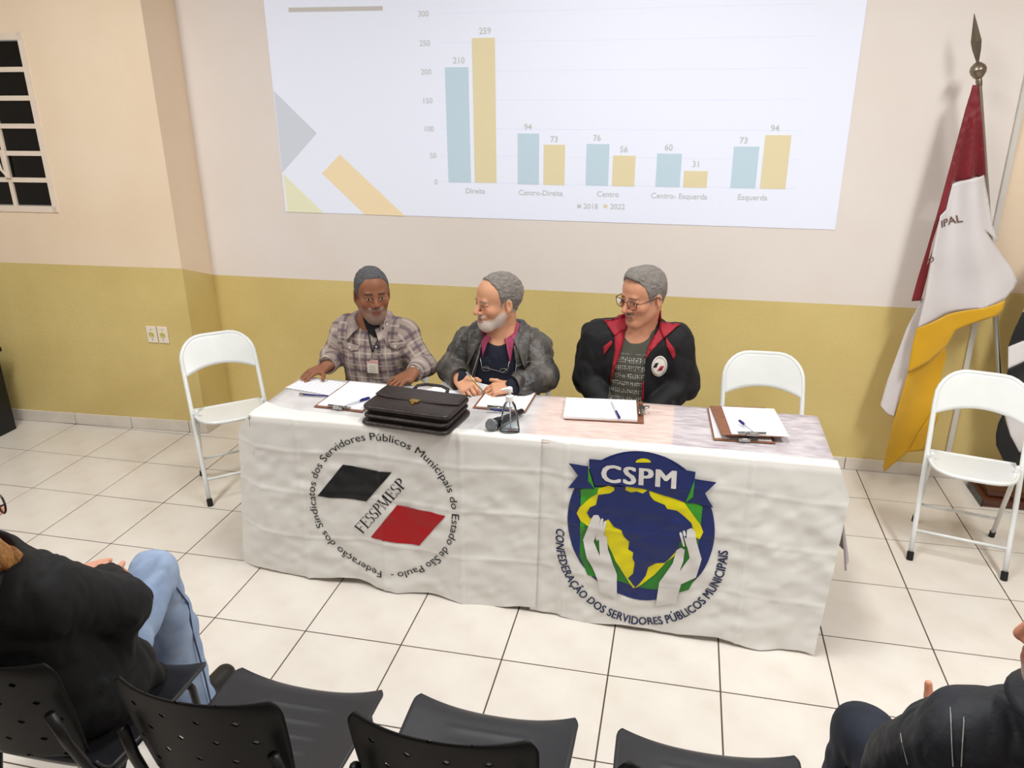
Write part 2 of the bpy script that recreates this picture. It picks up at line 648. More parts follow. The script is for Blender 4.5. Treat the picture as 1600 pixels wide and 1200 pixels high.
class Field:
    def __init__(self, xs, ys, zs):
        self.ax = (xs, ys, zs)
        self.F = np.full((len(xs), len(ys), len(zs)), 1.0, np.float32)

    def copy(self):
        g = Field.__new__(Field)
        g.ax = self.ax
        g.F = self.F.copy()
        return g

    def sl(self, lo, hi):
        s = []
        for a, l, h in zip(self.ax, lo, hi):
            i0 = max(0, int(np.searchsorted(a, l)) - 1)
            i1 = min(len(a), int(np.searchsorted(a, h)) + 1)
            if i1 <= i0:
                return None
            s.append(slice(i0, i1))
        return tuple(s)

    def pts(self, s):
        return (self.ax[0][s[0]][:, None, None], self.ax[1][s[1]][None, :, None], self.ax[2][s[2]][None, None, :])

    def put(self, s, d, k, op):
        A = self.F[s]
        d = d.astype(np.float32)
        if op == 'u':
            r = np.minimum(A, d)
            if k > 0:
                h = np.maximum(k - np.abs(A - d), 0) / k
                r = r - h * h * k * 0.25
        elif op == 's':
            r = np.maximum(A, -d)
            if k > 0:
                h = np.maximum(k - np.abs(A + d), 0) / k
                r = r + h * h * k * 0.25
        self.F[s] = r

    def cap(self, a, b, r1, r2=None, k=0.02, op='u', pad=0.05, flat=None):
        """tapered capsule; flat=(axis vector, factor) squeezes it along a direction"""
        a = np.array(a, float)
        b = np.array(b, float)
        r2 = r1 if r2 is None else r2
        m = max(r1, r2) + pad + k
        s = self.sl(np.minimum(a, b) - m, np.maximum(a, b) + m)
        if s is None:
            return
        X, Y, Z = self.pts(s)
        ab = b - a
        L2 = max(ab @ ab, 1e-9)
        px, py, pz = X - a[0], Y - a[1], Z - a[2]
        t = np.clip((px * ab[0] + py * ab[1] + pz * ab[2]) / L2, 0, 1)
        qx, qy, qz = px - t * ab[0], py - t * ab[1], pz - t * ab[2]
        d2 = qx * qx + qy * qy + qz * qz
        if flat is not None:
            n = np.array(flat[0], float)
            n /= np.linalg.norm(n)
            c = qx * n[0] + qy * n[1] + qz * n[2]
            d2 = d2 + c * c * (1.0 / flat[1] ** 2 - 1)
        d = np.sqrt(d2) - (r1 + (r2 - r1) * t)
        self.put(s, d, k, op)

    def ell(self, c, r, R=None, k=0.02, op='u', pad=0.05):
        c = np.array(c, float)
        r = np.array(r, float)
        m = r.max() + pad + k
        s = self.sl(c - m, c + m)
        if s is None:
            return
        X, Y, Z = self.pts(s)
        x, y, z = X - c[0], Y - c[1], Z - c[2]
        if R is not None:
            R = np.array(R)
            x, y, z = (x * R[0, 0] + y * R[1, 0] + z * R[2, 0], x * R[0, 1] + y * R[1, 1] + z * R[2, 1], x * R[0, 2] + y * R[1, 2] + z * R[2, 2])
        k0 = np.sqrt((x / r[0]) ** 2 + (y / r[1]) ** 2 + (z / r[2]) ** 2)
        k1 = np.sqrt((x / r[0] ** 2) ** 2 + (y / r[1] ** 2) ** 2 + (z / r[2] ** 2) ** 2) + 1e-9
        self.put(s, k0 * (k0 - 1) / k1, k, op)

    def cut(self, fn):
        """keep where fn(X,Y,Z) < 0"""
        X, Y, Z = self.ax[0][:, None, None], self.ax[1][None, :, None], self.ax[2][None, None, :]
        self.F = np.maximum(self.F, fn(X, Y, Z).astype(np.float32))

    def wrinkle(self, amp, scale, seed, stretch=(1, 1, 1), band=0.022, mask=None):
        idx = np.nonzero(np.abs(self.F) < band)
        P = np.stack([self.ax[i][idx[i]] for i in range(3)], 1)
        n = fold_noise(P * np.array(stretch), scale, seed)
        if mask is not None:
            n = n * mask(P)
        self.F[idx] += (amp * n).astype(np.float32)

    def front_y(self, x, z):
        """first y (coming from the camera side) where the surface is met at (x, z)"""
        xs, ys, zs = self.ax
        i = int(np.clip(np.searchsorted(xs, x) - 1, 0, len(xs) - 2))
        j = int(np.clip(np.searchsorted(zs, z) - 1, 0, len(zs) - 2))
        fx = (x - xs[i]) / (xs[i + 1] - xs[i])
        fz = (z - zs[j]) / (zs[j + 1] - zs[j])
        F = self.F
        c = (F[i, :, j] * (1 - fx) + F[i + 1, :, j] * fx) * (1 - fz) + (F[i, :, j + 1] * (1 - fx) + F[i + 1, :, j + 1] * fx) * fz
        ii = np.nonzero(c < 0)[0]
        if len(ii) == 0:
            return None
        a = ii[0]
        if a == 0:
            return ys[0]
        t = c[a - 1] / (c[a - 1] - c[a])
        return ys[a - 1] + t * (ys[a] - ys[a - 1])

    def nets(self, smooth=1):
        F = self.F
        ins = F < 0
        nx, ny, nz = F.shape
        cnt = np.zeros((nx - 1, ny - 1, nz - 1), np.int8)
        for a in (0, 1):
            for b in (0, 1):
                for c in (0, 1):
                    cnt += ins[a:nx - 1 + a, b:ny - 1 + b, c:nz - 1 + c]
        act = (cnt > 0) & (cnt < 8)
        I, J, K = np.nonzero(act)
        vid = np.full(act.shape, -1, np.int32)
        vid[I, J, K] = np.arange(len(I))
        val = {}
        for a in (0, 1):
            for b in (0, 1):
                for c in (0, 1):
                    val[a, b, c] = F[I + a, J + b, K + c].astype(np.float64)
        acc = np.zeros((len(I), 3))
        num = np.zeros(len(I))
        cs = list(val)
        for p in cs:
            for ax_ in range(3):
                if p[ax_]:
                    continue
                q = list(p)
                q[ax_] = 1
                q = tuple(q)
                v0, v1 = val[p], val[q]
                m = (v0 < 0) != (v1 < 0)
                t = np.where(m, v0 / np.where(m, v0 - v1, 1), 0)
                co = np.zeros((len(I), 3))
                for d in range(3):
                    co[:, d] = p[d]
                co[:, ax_] = t
                acc += co * m[:, None]
                num += m
        u = acc / num[:, None]
        V = np.zeros((len(I), 3))
        for d, ix in enumerate((I, J, K)):
            a = self.ax[d]
            V[:, d] = a[ix] + u[:, d] * (a[ix + 1] - a[ix])
        quads = []
        for ax_ in range(3):
            o = [d for d in range(3) if d != ax_]
            s0 = [slice(None)] * 3
            s1 = [slice(None)] * 3
            s0[ax_] = slice(0, -1)
            s1[ax_] = slice(1, None)
            ch = ins[tuple(s0)] != ins[tuple(s1)]
            e = np.nonzero(ch)
            e = [np.array(x) for x in e]
            ok = (e[o[0]] > 0) & (e[o[1]] > 0) & (e[o[0]] < F.shape[o[0]] - 1) & (e[o[1]] < F.shape[o[1]] - 1)
            e = [x[ok] for x in e]
            flip = ins[tuple(s0)][tuple(e)]
            c = []
            for d0, d1 in ((-1, -1), (0, -1), (0, 0), (-1, 0)):
                ee = list(e)
                ee[o[0]] = e[o[0]] + d0
                ee[o[1]] = e[o[1]] + d1
                c.append(vid[tuple(ee)])
            q = np.stack(c, 1)
            if ax_ == 1:
                flip = ~flip
            q = np.where(flip[:, None], q, q[:, ::-1])
            quads.append(q)
        Q = np.concatenate(quads)
        Q = Q[(Q >= 0).all(1)]
        for _ in range(smooth):
            S = np.zeros_like(V)
            n = np.zeros(len(V))
            src = np.concatenate([Q[:, a] for a in (0, 1, 2, 3)] + [Q[:, a] for a in (1, 2, 3, 0)])
            dst = np.concatenate([Q[:, a] for a in (1, 2, 3, 0)] + [Q[:, a] for a in (0, 1, 2, 3)])
            n = np.bincount(src, minlength=len(V)).astype(float)
            for d in range(3):
                S[:, d] = np.bincount(src, V[dst, d], minlength=len(V))
            V = V * 0.45 + 0.55 * S / np.maximum(n, 1)[:, None]
        return V, Q


_lat = {}


def vnoise(P, seed):
    """smooth value noise, P (n,3) in lattice units -> -1..1"""
    if seed not in _lat:
        _lat[seed] = (np.random.RandomState(seed).rand(32, 32, 32) * 2 - 1).astype(np.float32)
    L = _lat[seed]
    P = np.asarray(P, np.float32)
    i = np.floor(P).astype(np.int32)
    f = P - i
    f = f * f * (3 - 2 * f)
    L = L.ravel()
    ix = ((i[:, 0] % 32) * 1024, ((i[:, 0] + 1) % 32) * 1024)
    iy = ((i[:, 1] % 32) * 32, ((i[:, 1] + 1) % 32) * 32)
    iz = (i[:, 2] % 32, (i[:, 2] + 1) % 32)
    fx, fy, fz = f[:, 0], f[:, 1], f[:, 2]
    r = 0
    for a in (0, 1):
        wa = fx if a else 1 - fx
        for b in (0, 1):
            wb = wa * (fy if b else 1 - fy)
            ab = ix[a] + iy[b]
            z0 = L[ab + iz[0]]
            r = r + wb * (z0 + (L[ab + iz[1]] - z0) * fz)
    return r


def fold_noise(P, scale, seed):
    """ridged folds as in cloth: -1..1"""
    q = P * scale
    w = np.stack([vnoise(q * 0.6 + 5, seed + 1), vnoise(q * 0.6 + 11, seed + 2), vnoise(q * 0.6 + 17, seed + 3)], 1)
    n = vnoise(q + w * 0.9, seed)
    n2 = vnoise(q * 2.1 + w, seed + 4)
    return (1 - 2 * np.abs(n)) * 0.7 + 0.3 * (1 - 2 * np.abs(n2))


def net_object(name, V, Q, m, parent=None, col=None, extra=None):
    me = bpy.data.meshes.new(name)
    me.vertices.add(len(V))
    me.vertices.foreach_set('co', V.astype(np.float32).ravel())
    me.loops.add(Q.size)
    me.loops.foreach_set('vertex_index', Q.astype(np.int32).ravel())
    me.polygons.add(len(Q))
    me.polygons.foreach_set('loop_start', np.arange(0, Q.size, 4, dtype=np.int32))
    me.polygons.foreach_set('use_smooth', np.ones(len(Q), bool))
    me.update(calc_edges=True)
    me.validate()
    if col is not None:
        a = me.color_attributes.new('Col', 'FLOAT_COLOR', 'POINT')
        c4 = np.ones((len(V), 4), np.float32)
        c4[:, :3] = col
        a.data.foreach_set('color', c4.ravel())
    if extra is not None:
        for k, arr in extra.items():
            a = me.attributes.new(k, 'FLOAT_VECTOR', 'POINT')
            a.data.foreach_set('vector', arr.astype(np.float32).ravel())
    me.materials.append(m)
    o = bpy.data.objects.new(name, me)
    return link(o, parent)


def L3(c):
    return np.array(lin(c)[:3])


def rotm(yaw, pitch=0.0, roll=0.0):
    """head frame: looks along -y, z up; yaw turns towards +x, pitch bows the head"""
    return np.array(Euler((pitch, roll, yaw), 'XYZ').to_matrix())


# ---- a head in its own frame: x = side, -y = forward, z = up; origin between the ears
def add_head(G, c, R, s=1.0, wide=1.0, nose=1.0, brow=1.0, beard=0.0, jaw=1.0, eyes_open=True):
    c = np.array(c, float)

    def w(p):
        return c + R @ (np.array(p, float) * np.array((wide, 1, 1)) * s)

    def cap(a, b, r1, r2=None, **kw):
        G.cap(w(a), w(b), r1 * s, None if r2 is None else r2 * s, **kw)

    def ell(p, r, **kw):
        G.ell(w(p), np.array(r) * s * np.array((wide, 1, 1)), R=R, **kw)

    ell((0, 0.016, 0.036), (0.0745, 0.094, 0.084), k=0.0)
    ell((0, -0.022, -0.030), (0.062, 0.070, 0.088), k=0.035)
    ell((0, -0.030, 0.045), (0.062, 0.058, 0.055), k=0.03)
    for sx in (-1, 1):
        cap((sx * 0.056, 0.004, -0.045), (sx * 0.020, -0.066, -0.098 * jaw), 0.016, 0.015, k=0.03)
        ell((sx * 0.042, -0.062, -0.026), (0.022, 0.022, 0.020), k=0.025)
    ell((0, -0.070, -0.100 * jaw), (0.024, 0.020, 0.017), k=0.025)
    cap((-0.034, -0.0835, 0.019), (0.034, -0.0835, 0.019), 0.0085 * brow, k=0.018)
    for sx in (-1, 1):
        G.ell(w((sx * 0.031, -0.103, -0.001)), np.array((0.019, 0.016, 0.0115)) * s, R=R, k=0.014, op='s')
        G.ell(w((sx * 0.031, -0.0795, -0.001)), np.array((0.0135, 0.0125, 0.0125)) * s, R=R, k=0.003)
        cap((sx * 0.019, -0.089, 0.0075), (sx * 0.045, -0.083, 0.0065), 0.0042, k=0.005)
        cap((sx * 0.020, -0.087, -0.0105), (sx * 0.043, -0.083, -0.0105), 0.0035, k=0.006)
    cap((0, -0.088, 0.012), (0, -0.1105 * nose, -0.030), 0.0075, 0.0115, k=0.014)
    for sx in (-1, 1):
        ell((sx * 0.0125, -0.0985, -0.0345), (0.0085, 0.011, 0.0075), k=0.007)
    cap((-0.020, -0.0875, -0.0600), (0, -0.0975, -0.0575), 0.0052, 0.0062, k=0.008)
    cap((0.020, -0.0875, -0.0600), (0, -0.0975, -0.0575), 0.0052, 0.0062, k=0.008)
    cap((-0.017, -0.0880, -0.0700), (0.0, -0.0960, -0.0725), 0.0055, 0.0068, k=0.008)
    cap((0.017, -0.0880, -0.0700), (0.0, -0.0960, -0.0725), 0.0055, 0.0068, k=0.008)
    if beard:
        ell((0, -0.074, -0.094), (0.040, 0.026, 0.034), k=0.025)
        cap((-0.03, -0.088, -0.052), (0.03, -0.088, -0.052), 0.006, k=0.012)
    for sx in (-1, 1):
        Re = R @ rotm(sx * 0.35, 0.15, 0)
        G.ell(w((sx * 0.0775, 0.012, -0.010)), np.array((0.0085, 0.0205, 0.032)) * s, R=Re, k=0.008)
        G.ell(w((sx * 0.0870, 0.004, -0.006)), np.array((0.006, 0.0105, 0.018)) * s, R=Re, k=0.006, op='s')
        G.ell(w((sx * 0.075, 0.004, -0.034)), np.array((0.007, 0.009, 0.010)) * s, R=Re, k=0.006)
    return w


def head_local(V, c, R, s=1.0, wide=1.0):
    return ((V - np.array(c)) @ R) / s / np.array((wide, 1, 1))


def sstep(a, b, x):
    t = np.clip((x - a) / (b - a), 0, 1)
    return t * t * (3 - 2 * t)


def paint_face(col, q, lip, brow, iris='2a1c14', beard=None, stub=None, seed=3, bald=None):
    """own colours of a face (eyes, lips, brows, beard); q head-frame positions, col (n,3) linear, edited in place"""
    x, y, z = q[:, 0], q[:, 1], q[:, 2]
    front = y < -0.02
    n = vnoise(q * 160, seed) * 0.5 + vnoise(q * 320, seed + 1) * 0.5

    def mixc(m, c, a=1.0):
        m = np.clip(m * a, 0, 1)[:, None]
        col[:] = col * (1 - m) + L3(c) * m

    # cheeks, nose and ears a little redder
    red = np.exp(-(((np.abs(x) - 0.04) / 0.022) ** 2 + ((z + 0.022) / 0.02) ** 2)) * (y < -0.04)
    red += np.exp(-((x / 0.014) ** 2 + ((z + 0.028) / 0.012) ** 2)) * (y < -0.09)
    col *= 1 - np.clip(red, 0, 1)[:, None] * np.array((0.0, 0.13, 0.13))
    # beard
    if beard:
        bc, a, kind = beard
        ear = sstep(0.012, -0.01, y)
        if kind == 'full':
            lo = -0.035 - 0.030 * sstep(-0.02, -0.07, y)
            m = sstep(lo + 0.008, lo - 0.010, z) * ear * sstep(-0.132, -0.112, z) * sstep(0.02, -0.03, y + np.maximum(0, -0.10 - z) * 2)
            m = np.maximum(m, sstep(0.030, 0.024, np.abs(x)) * sstep(-0.040, -0.045, z) * sstep(-0.060, -0.055, z) * 1.0 * (y < -0.08))
        elif kind == 'goatee':
            m = sstep(0.036, 0.028, np.abs(x)) * sstep(-0.041, -0.046, z) * (y < -0.055) * (z > -0.135)
            m = np.maximum(m, 0.55 * sstep(-0.045, -0.065, z) * ear * (z > -0.14) * sstep(0.10, -0.0, y))
        else:
            m = sstep(0.031, 0.025, np.abs(x)) * sstep(-0.040, -0.044, z) * sstep(-0.0575, -0.053, z) * (y < -0.075)
        mixc(m * (0.8 + 0.35 * n), bc, a)
    # lips
    lm = sstep(0.025, 0.018, np.abs(x)) * sstep(-0.053, -0.056, z) * sstep(-0.0805, -0.077, z) * (y < -0.082)
    mixc(lm, lip, 0.85)
    seam = sstep(0.022, 0.017, np.abs(x)) * np.exp(-((z + 0.0650) / 0.0016) ** 2) * (y < -0.08)
    mixc(seam, '3a1a14', 0.85)
    # brows
    bm_ = sstep(0.009, 0.013, np.abs(x)) * sstep(0.052, 0.044, np.abs(x)) * np.exp(-((z - 0.0215 + 0.12 * np.maximum(np.abs(x) - 0.036, 0)) / 0.0042) ** 2) * (y < -0.06)
    mixc(bm_, brow, 0.9)
    # eyes
    for sx in (-1, 1):
        ex, ez = x - sx * 0.031, z + 0.001
        em = ((ex / 0.0120) ** 2 + (ez / 0.0048) ** 2 < 1) & (y < -0.07)
        col[em] = L3('b9aa9c')
        im = (ex ** 2 + ez ** 2 < 0.0056 ** 2) & em
        col[im] = L3(iris)
        lid = np.exp(-((np.sqrt((ex / 0.0140) ** 2 + (ez / 0.0072) ** 2) - 1) / 0.14) ** 2) * (y < -0.07) * (ez > -0.001)
        mixc(lid, '2a1a14', 0.75)
    nos = np.exp(-(((np.abs(x) - 0.0075) / 0.0032) ** 2 + ((z + 0.0415) / 0.0028) ** 2)) * (y < -0.085)
    mixc(nos, '2c1611', 0.8)
    return col


def tint_scalp(col, q, line, c, w=0.009):
    """short hair roots thinning out across the hairline"""
    ys, zs = zip(*line)
    d = q[:, 2] - np.interp(q[:, 1], ys, zs) + 0.004 * vnoise(q * 150, 44)
    m = sstep(-w, w * 0.6, d) * (q[:, 2] > -0.08) * 0.9
    near_ear = np.sqrt((np.abs(q[:, 0]) - 0.08) ** 2 + (q[:, 1] - 0.008) ** 2 + (q[:, 2] + 0.012) ** 2) < 0.030
    m = np.where(near_ear, 0, m)[:, None]
    col[:] = col * (1 - m) + L3(c) * m


def surf_px(G, u, v, t0=0.6, t1=4.0, step=0.003):
    """where the sight line of a photo pixel first meets a distance field"""
    d = _ray(u, v)
    d = d / np.linalg.norm(d)
    t = np.arange(t0, t1, step)
    P = _C + t[:, None] * d
    I = [np.clip(np.searchsorted(G.ax[k], P[:, k]), 0, len(G.ax[k]) - 1) for k in range(3)]
    inb = np.all([(P[:, k] > G.ax[k][0]) & (P[:, k] < G.ax[k][-1]) for k in range(3)], axis=0)
    f = np.where(inb, G.F[I[0], I[1], I[2]], 1.0)
    h = np.nonzero(f < 0)[0]
    if len(h) == 0:
        return None
    return P[h[0]] - d * 0.004


def top_z(G, x, y, zmax):
    xs, ys, zs = G.ax
    i = int(np.clip(np.searchsorted(xs, x), 0, len(xs) - 1))
    j = int(np.clip(np.searchsorted(ys, y), 0, len(ys) - 1))
    k1 = int(np.searchsorted(zs, zmax))
    c = np.nonzero(G.F[i, j, :k1] < 0)[0]
    return zs[c[-1]] if len(c) else None


def collar_band(name, G, cx, cy, zb, r0, h, rout, tip, amax, m, parent, tilt=0.05, solid=0.0035, lift=0.007):
    """standing collar with a turned-down fall, open at the throat; angle 0 = nape"""
    def fn(u, v):
        a = math.radians(amax) * (u * 2 - 1)
        e = abs(u * 2 - 1)
        fr = (1 - math.cos(a)) / 2
        sx, sy = math.sin(a), math.cos(a)
        z0 = zb - tilt * fr
        if v <= 0.4:
            t = v / 0.4
            r, z = r0 + 0.004 * t, z0 + h * t
        else:
            t = (v - 0.4) / 0.6
            ro = rout + tip * e ** 4
            r = r0 + 0.006 + (ro - r0 - 0.006) * t
            q = top_z(G, cx + sx * ro, cy + sy * ro * 0.95, zb + 0.03)
            ze = (q if q is not None else z0 - 0.02) + lift
            ze = min(ze, z0 + h - 0.012)
            z = (z0 + h) * (1 - t) ** 1.0 + ze * t + 0.008 * math.sin(math.pi * t)
            q2 = top_z(G, cx + sx * r, cy + sy * r * 0.95, zb + 0.03)
            if q2 is not None and r > r0 + 0.015:
                z = max(z, q2 + lift * 0.8)
        return (cx + sx * r, cy + sy * r * 0.95, z)
    return MB().grid(fn, 44, 14).build(name, m, parent, smooth=True, solid=solid)


def hair_shell(name, c, R, s, wide, line, thick, m, parent, seed=5, h=0.0028, lumps=0.0035, extra=None, ear=0.026):
    """short hair: cranium shell above the hairline z = line(y) in the head frame"""
    c = np.array(c)
    lo, hi = c - 0.16 * s, c + 0.17 * s
    G = Field(*[axis(a, b, h) for a, b in zip(lo, hi)])

    def w(p):
        return c + R @ (np.array(p, float) * np.array((wide, 1, 1)) * s)

    G.ell(w((0, 0.016, 0.036)), (np.array((0.0745, 0.094, 0.084)) + thick) * s * np.array((wide, 1, 1)), R=R, k=0.0, pad=0.1)
    G.ell(w((0, -0.030, 0.045)), (np.array((0.062, 0.058, 0.055)) + thick) * s * np.array((wide, 1, 1)), R=R, k=0.03)
    G.cap(w((0, 0.05, -0.01)), w((0, 0.045, -0.06)), 0.05 * s, 0.042 * s, k=0.03)
    if extra:
        extra(G, w)
    idx = np.nonzero(np.abs(G.F) < 0.05)
    P = np.stack([G.ax[i][idx[i]] for i in range(3)], 1)
    q = head_local(P, c, R, s, wide)
    ys, zs = zip(*line)
    cutv = (np.interp(q[:, 1], ys, zs) - q[:, 2] + 0.005 * vnoise(q * 130, seed) + 0.004 * vnoise(q * 55, seed + 2)) * 0.8
    d_ear = ear - np.sqrt(((np.abs(q[:, 0]) - 0.08)) ** 2 + ((q[:, 1] - 0.004) * 1.0) ** 2 + ((q[:, 2] + 0.014) * 0.8) ** 2)
    f = G.F[idx] + lumps * fold_noise(q * np.array((1, 0.5, 0.8)), 60, seed)
    G.F[idx] = np.maximum(np.maximum(f, cutv), d_ear)
    V, Q = G.nets(1)
    return net_object(name, V, Q, m, parent)


def add_hand(G, wrist, fwd, up, thumb, curl=(0.5,) * 5, spread=0.10, s=1.0, tdir=None, k=0.006, rows=False):
    """palm + five jointed fingers; thumb = +1/-1: which side (fwd x up) the thumb leaves"""
    f = Vector(fwd).normalized()
    u = Vector(up)
    u = (u - f * u.dot(f)).normalized()
    sd = f.cross(u) * thumb
    W = Vector(wrist)
    flat = (tuple(u), 0.52)
    G.cap(W - f * 0.02 * s, W + f * 0.012 * s, 0.0275 * s, 0.028 * s, k=0.015, flat=(tuple(u), 0.75))
    for t in (-0.026, -0.009, 0.009, 0.026):
        G.cap(W + f * 0.018 * s + sd * t * 0.75 * s, W + (f * 0.084 + sd * t) * s, 0.0165 * s, 0.0135 * s, k=0.010, flat=(tuple(u), 0.80))
    G.cap(W + (f * 0.022 + sd * 0.022 - u * 0.006) * s, W + (f * 0.05 + sd * 0.036 - u * 0.008) * s, 0.0145 * s, 0.013 * s, k=0.012)
    tips = []
    for i, (off, ln, r) in enumerate(((0.030, 0.074, 0.0088), (0.0105, 0.083, 0.0091), (-0.0100, 0.077, 0.0087), (-0.0295, 0.060, 0.0077))):
        b = W + (f * (0.086 - 0.004 * abs(i - 1)) + sd * off) * s
        a = spread * (1.5 - i) / 1.5
        d0 = (f * math.cos(a) + sd * math.sin(a)).normalized()
        c = curl[i + 1]
        p = b
        ang = 0.0
        for seg, fr in ((0.47, 0.9), (0.30, 1.1), (0.23, 0.7)):
            ang += c * fr
            d = d0 * math.cos(ang) - u * math.sin(ang)
            p2 = p + d * ln * seg * s
            G.cap(p, p2, r * s, r * 0.93 * s, k=0.0035)
            r *= 0.93
            p = p2
        tips.append(p)
    b = W + (f * 0.042 + sd * 0.034 - u * 0.006) * s
    td = Vector(tdir).normalized() if tdir is not None else (f * 0.70 + sd * 0.68 - u * 0.18).normalized()
    p2 = b + td * 0.036 * s
    G.cap(b, p2, 0.0115 * s, 0.0102 * s, k=0.008)
    d2 = (td + f * curl[0] * 0.6 - sd * curl[0] * 0.5).normalized()
    p3 = p2 + d2 * 0.028 * s
    G.cap(p2, p3, 0.0102 * s, 0.0085 * s, k=0.004)
    tips.append(p3)
    return tips


def skin_col(V, base, seed=1, amt=0.06):
    n = vnoise(V * 40, seed) * 0.6 + vnoise(V * 110, seed + 1) * 0.4
    return L3(base)[None, :] * (1 + amt * n[:, None])


M_skin = mat('skin', 'c08a6a', 0.5, attr='Col', var=0.05, vscale=300, spec=0.35, bump=0.04, bscale=400)


def patch(name, G, px, yref, m, parent, off=0.004, maxlen=0.014, solid=0.003, poly=None, smooth=True):
    """flat outline (photo pixels or x-z points) laid on the front of a distance field as a thin sheet"""
    pts = poly if poly is not None else [tuple(at_y(u, v, yref)[[0, 2]]) for u, v in px]
    v, f = refine(pts, maxlen)
    out = []
    for x, z in v:
        y = G.front_y(x, z)
        while y is None and z > 0.6:      # beyond the outline: slide down onto the shoulder
            z -= 0.003
            y = G.front_y(x, z)
        out.append([x, np.nan if y is None else y, z])
    out = np.array(out)
    bad = np.isnan(out[:, 1])
    if bad.any():
        out[bad, 1] = np.nanmean(out[:, 1])
    out[:, 1] -= off
    mb = MB()
    mb.add([tuple(p) for p in out], f)
    # faces must look towards the viewer (-y)
    a, b, c = (np.array(mb.v[i]) for i in mb.f[0])
    if np.cross(b - a, c - a)[1] > 0:
        mb.f = [tuple(reversed(q)) for q in mb.f]
    return mb.build(name, m, parent, smooth=smooth, solid=solid)
# ================================================================== WHITE FOLDING CHAIRS
M_wpaint = mat('white_enamel', 'e9ebea', 0.22, var=0.03, vscale=12, coat=0.3)
M_rubber = mat('black_rubber', '141414', 0.6)


def folding_chair():
    e = empty('folding_chair')
    hw = 0.185

    def tp(z):          # y of the back tube at height z
        return float(np.interp(z, [0, 0.42, 0.80], [-0.19, -0.015, 0.175]))
    path = [(-hw, tp(z), z) for z in (0.012, 0.14, 0.28, 0.42, 0.56, 0.66)]
    arc = []
    for k in range(1, 8):
        a = math.pi - math.pi / 2 * k / 7
        arc.append((-hw + 0.115 + 0.115 * math.cos(a), 0.685 + 0.115 * math.sin(a)))
    path += [(x, tp(z) + 0.018 * (1 - (x / hw) ** 2), z) for x, z in arc]
    path += [(x, tp(0.80) + 0.018 * (1 - (x / hw) ** 2), 0.80) for x in (-0.03, 0.03)]
    path += [(-x, y, z) for x, y, z in reversed(path[:-2])]
    MB().tube(path, 0.0115, 10).build('back_frame', M_wpaint, e, smooth=True)
    # curved back panel
    def bp(u, v):
        x = (u * 2 - 1) * (hw - 0.004)
        ax = abs(x)
        zt = 0.80 if ax < hw - 0.115 else 0.685 + math.sqrt(max(0.0, 0.115 ** 2 - (ax - (hw - 0.115)) ** 2))
        zb = 0.615 + 0.040 * (1 - (x / hw) ** 2)
        z = zb + (zt - zb) * v
        return (x, tp(z) + 0.018 * (1 - (x / hw) ** 2) - 0.002, z)
    MB().grid(bp, 32, 10).build('backrest', M_wpaint, e, smooth=True, solid=0.007)
    # seat: straight at the back, round at the front
    out = []
    n = 28
    for k in range(n + 1):
        a = math.pi * k / n
        sx = math.copysign(abs(math.cos(a)) ** 0.6, math.cos(a))
        out.append((-0.172 * sx, 0.02 - 0.215 * math.sin(a) ** 0.75))
    poly = [(-0.172, 0.085)] + out + [(0.172, 0.085)]
    Mt = Matrix.Translation((0, 0, 0.435)) @ Matrix.Rotation(math.radians(-3), 4, 'X')
    mb = MB().prism(list(reversed(poly)), -0.006, 0.004, M=Mt)
    st = mb.build('seat', M_wpaint, e)
    rim = [Mt @ Vector((x, y, 0.0)) for x, y in poly]
    MB().tube(rim, 0.0095, 8, closed=True).build('seat_rim', M_wpaint, st, smooth=True)
    # rear legs
    for s in (-1, 1):
        MB().tube([(s * 0.166, -0.045, 0.475), (s * 0.166, 0.02, 0.36), (s * 0.166, 0.19, 0.012)], 0.0105, 10).build('rear_leg', M_wpaint, e, smooth=True)
        MB().box((s * 0.176 - 0.012, -0.015, 0.432), (s * 0.176 + 0.012, 0.03, 0.452), bev=0.003).build('hinge', M_wpaint, e)
        MB().tube([(s * hw, tp(0) - 0.002, 0.0005), (s * hw, tp(0.034), 0.034)], 0.0145, 12).build('foot_cap', M_rubber, e, smooth=True, angle=40)
        MB().tube([(s * 0.166, 0.194, 0.0005), (s * 0.166, 0.179, 0.034)], 0.0135, 12).build('foot_cap', M_rubber, e, smooth=True, angle=40)
    MB().tube([(-hw, tp(0.125), 0.125), (hw, tp(0.125), 0.125)], 0.0075, 8).build('front_stretcher', M_wpaint, e, smooth=True)
    MB().tube([(-0.166, 0.135, 0.125), (0.166, 0.135, 0.125)], 0.0075, 8).build('rear_stretcher', M_wpaint, e, smooth=True)
    return e


fc = folding_chair()
tag(fc, 'empty white folding chair beside the wall sockets', 'chair', 'white folding chairs')
# front left foot (1.86,-0.776), rear left foot (1.608,-0.491)
ang = math.atan2(0.252, 0.285)
place(fc, (1.734 + 0.185 * math.cos(ang), -0.634 + 0.185 * math.sin(ang), 0), ang)
for loc, rz, lab in (((5.49, -0.42, 0), -0.235, 'empty white folding chair in front of the flags'),
                     ((4.585, -0.315, 0), 0.02, 'empty white folding chair tucked behind the lilac end of table'),
                     ((2.745, -0.47, 0), 0.0, 'white folding chair under the man in plaid shirt'),
                     ((3.375, -0.47, 0), 0.0, 'white folding chair under the man in leather jacket'),
                     ((3.985, -0.45, 0), 0.0, 'white folding chair under the man in black and red jacket')):
    c = copy_tree(fc)
    place(c, loc, rz)
    tag(c, lab, 'chair', 'white folding chairs')

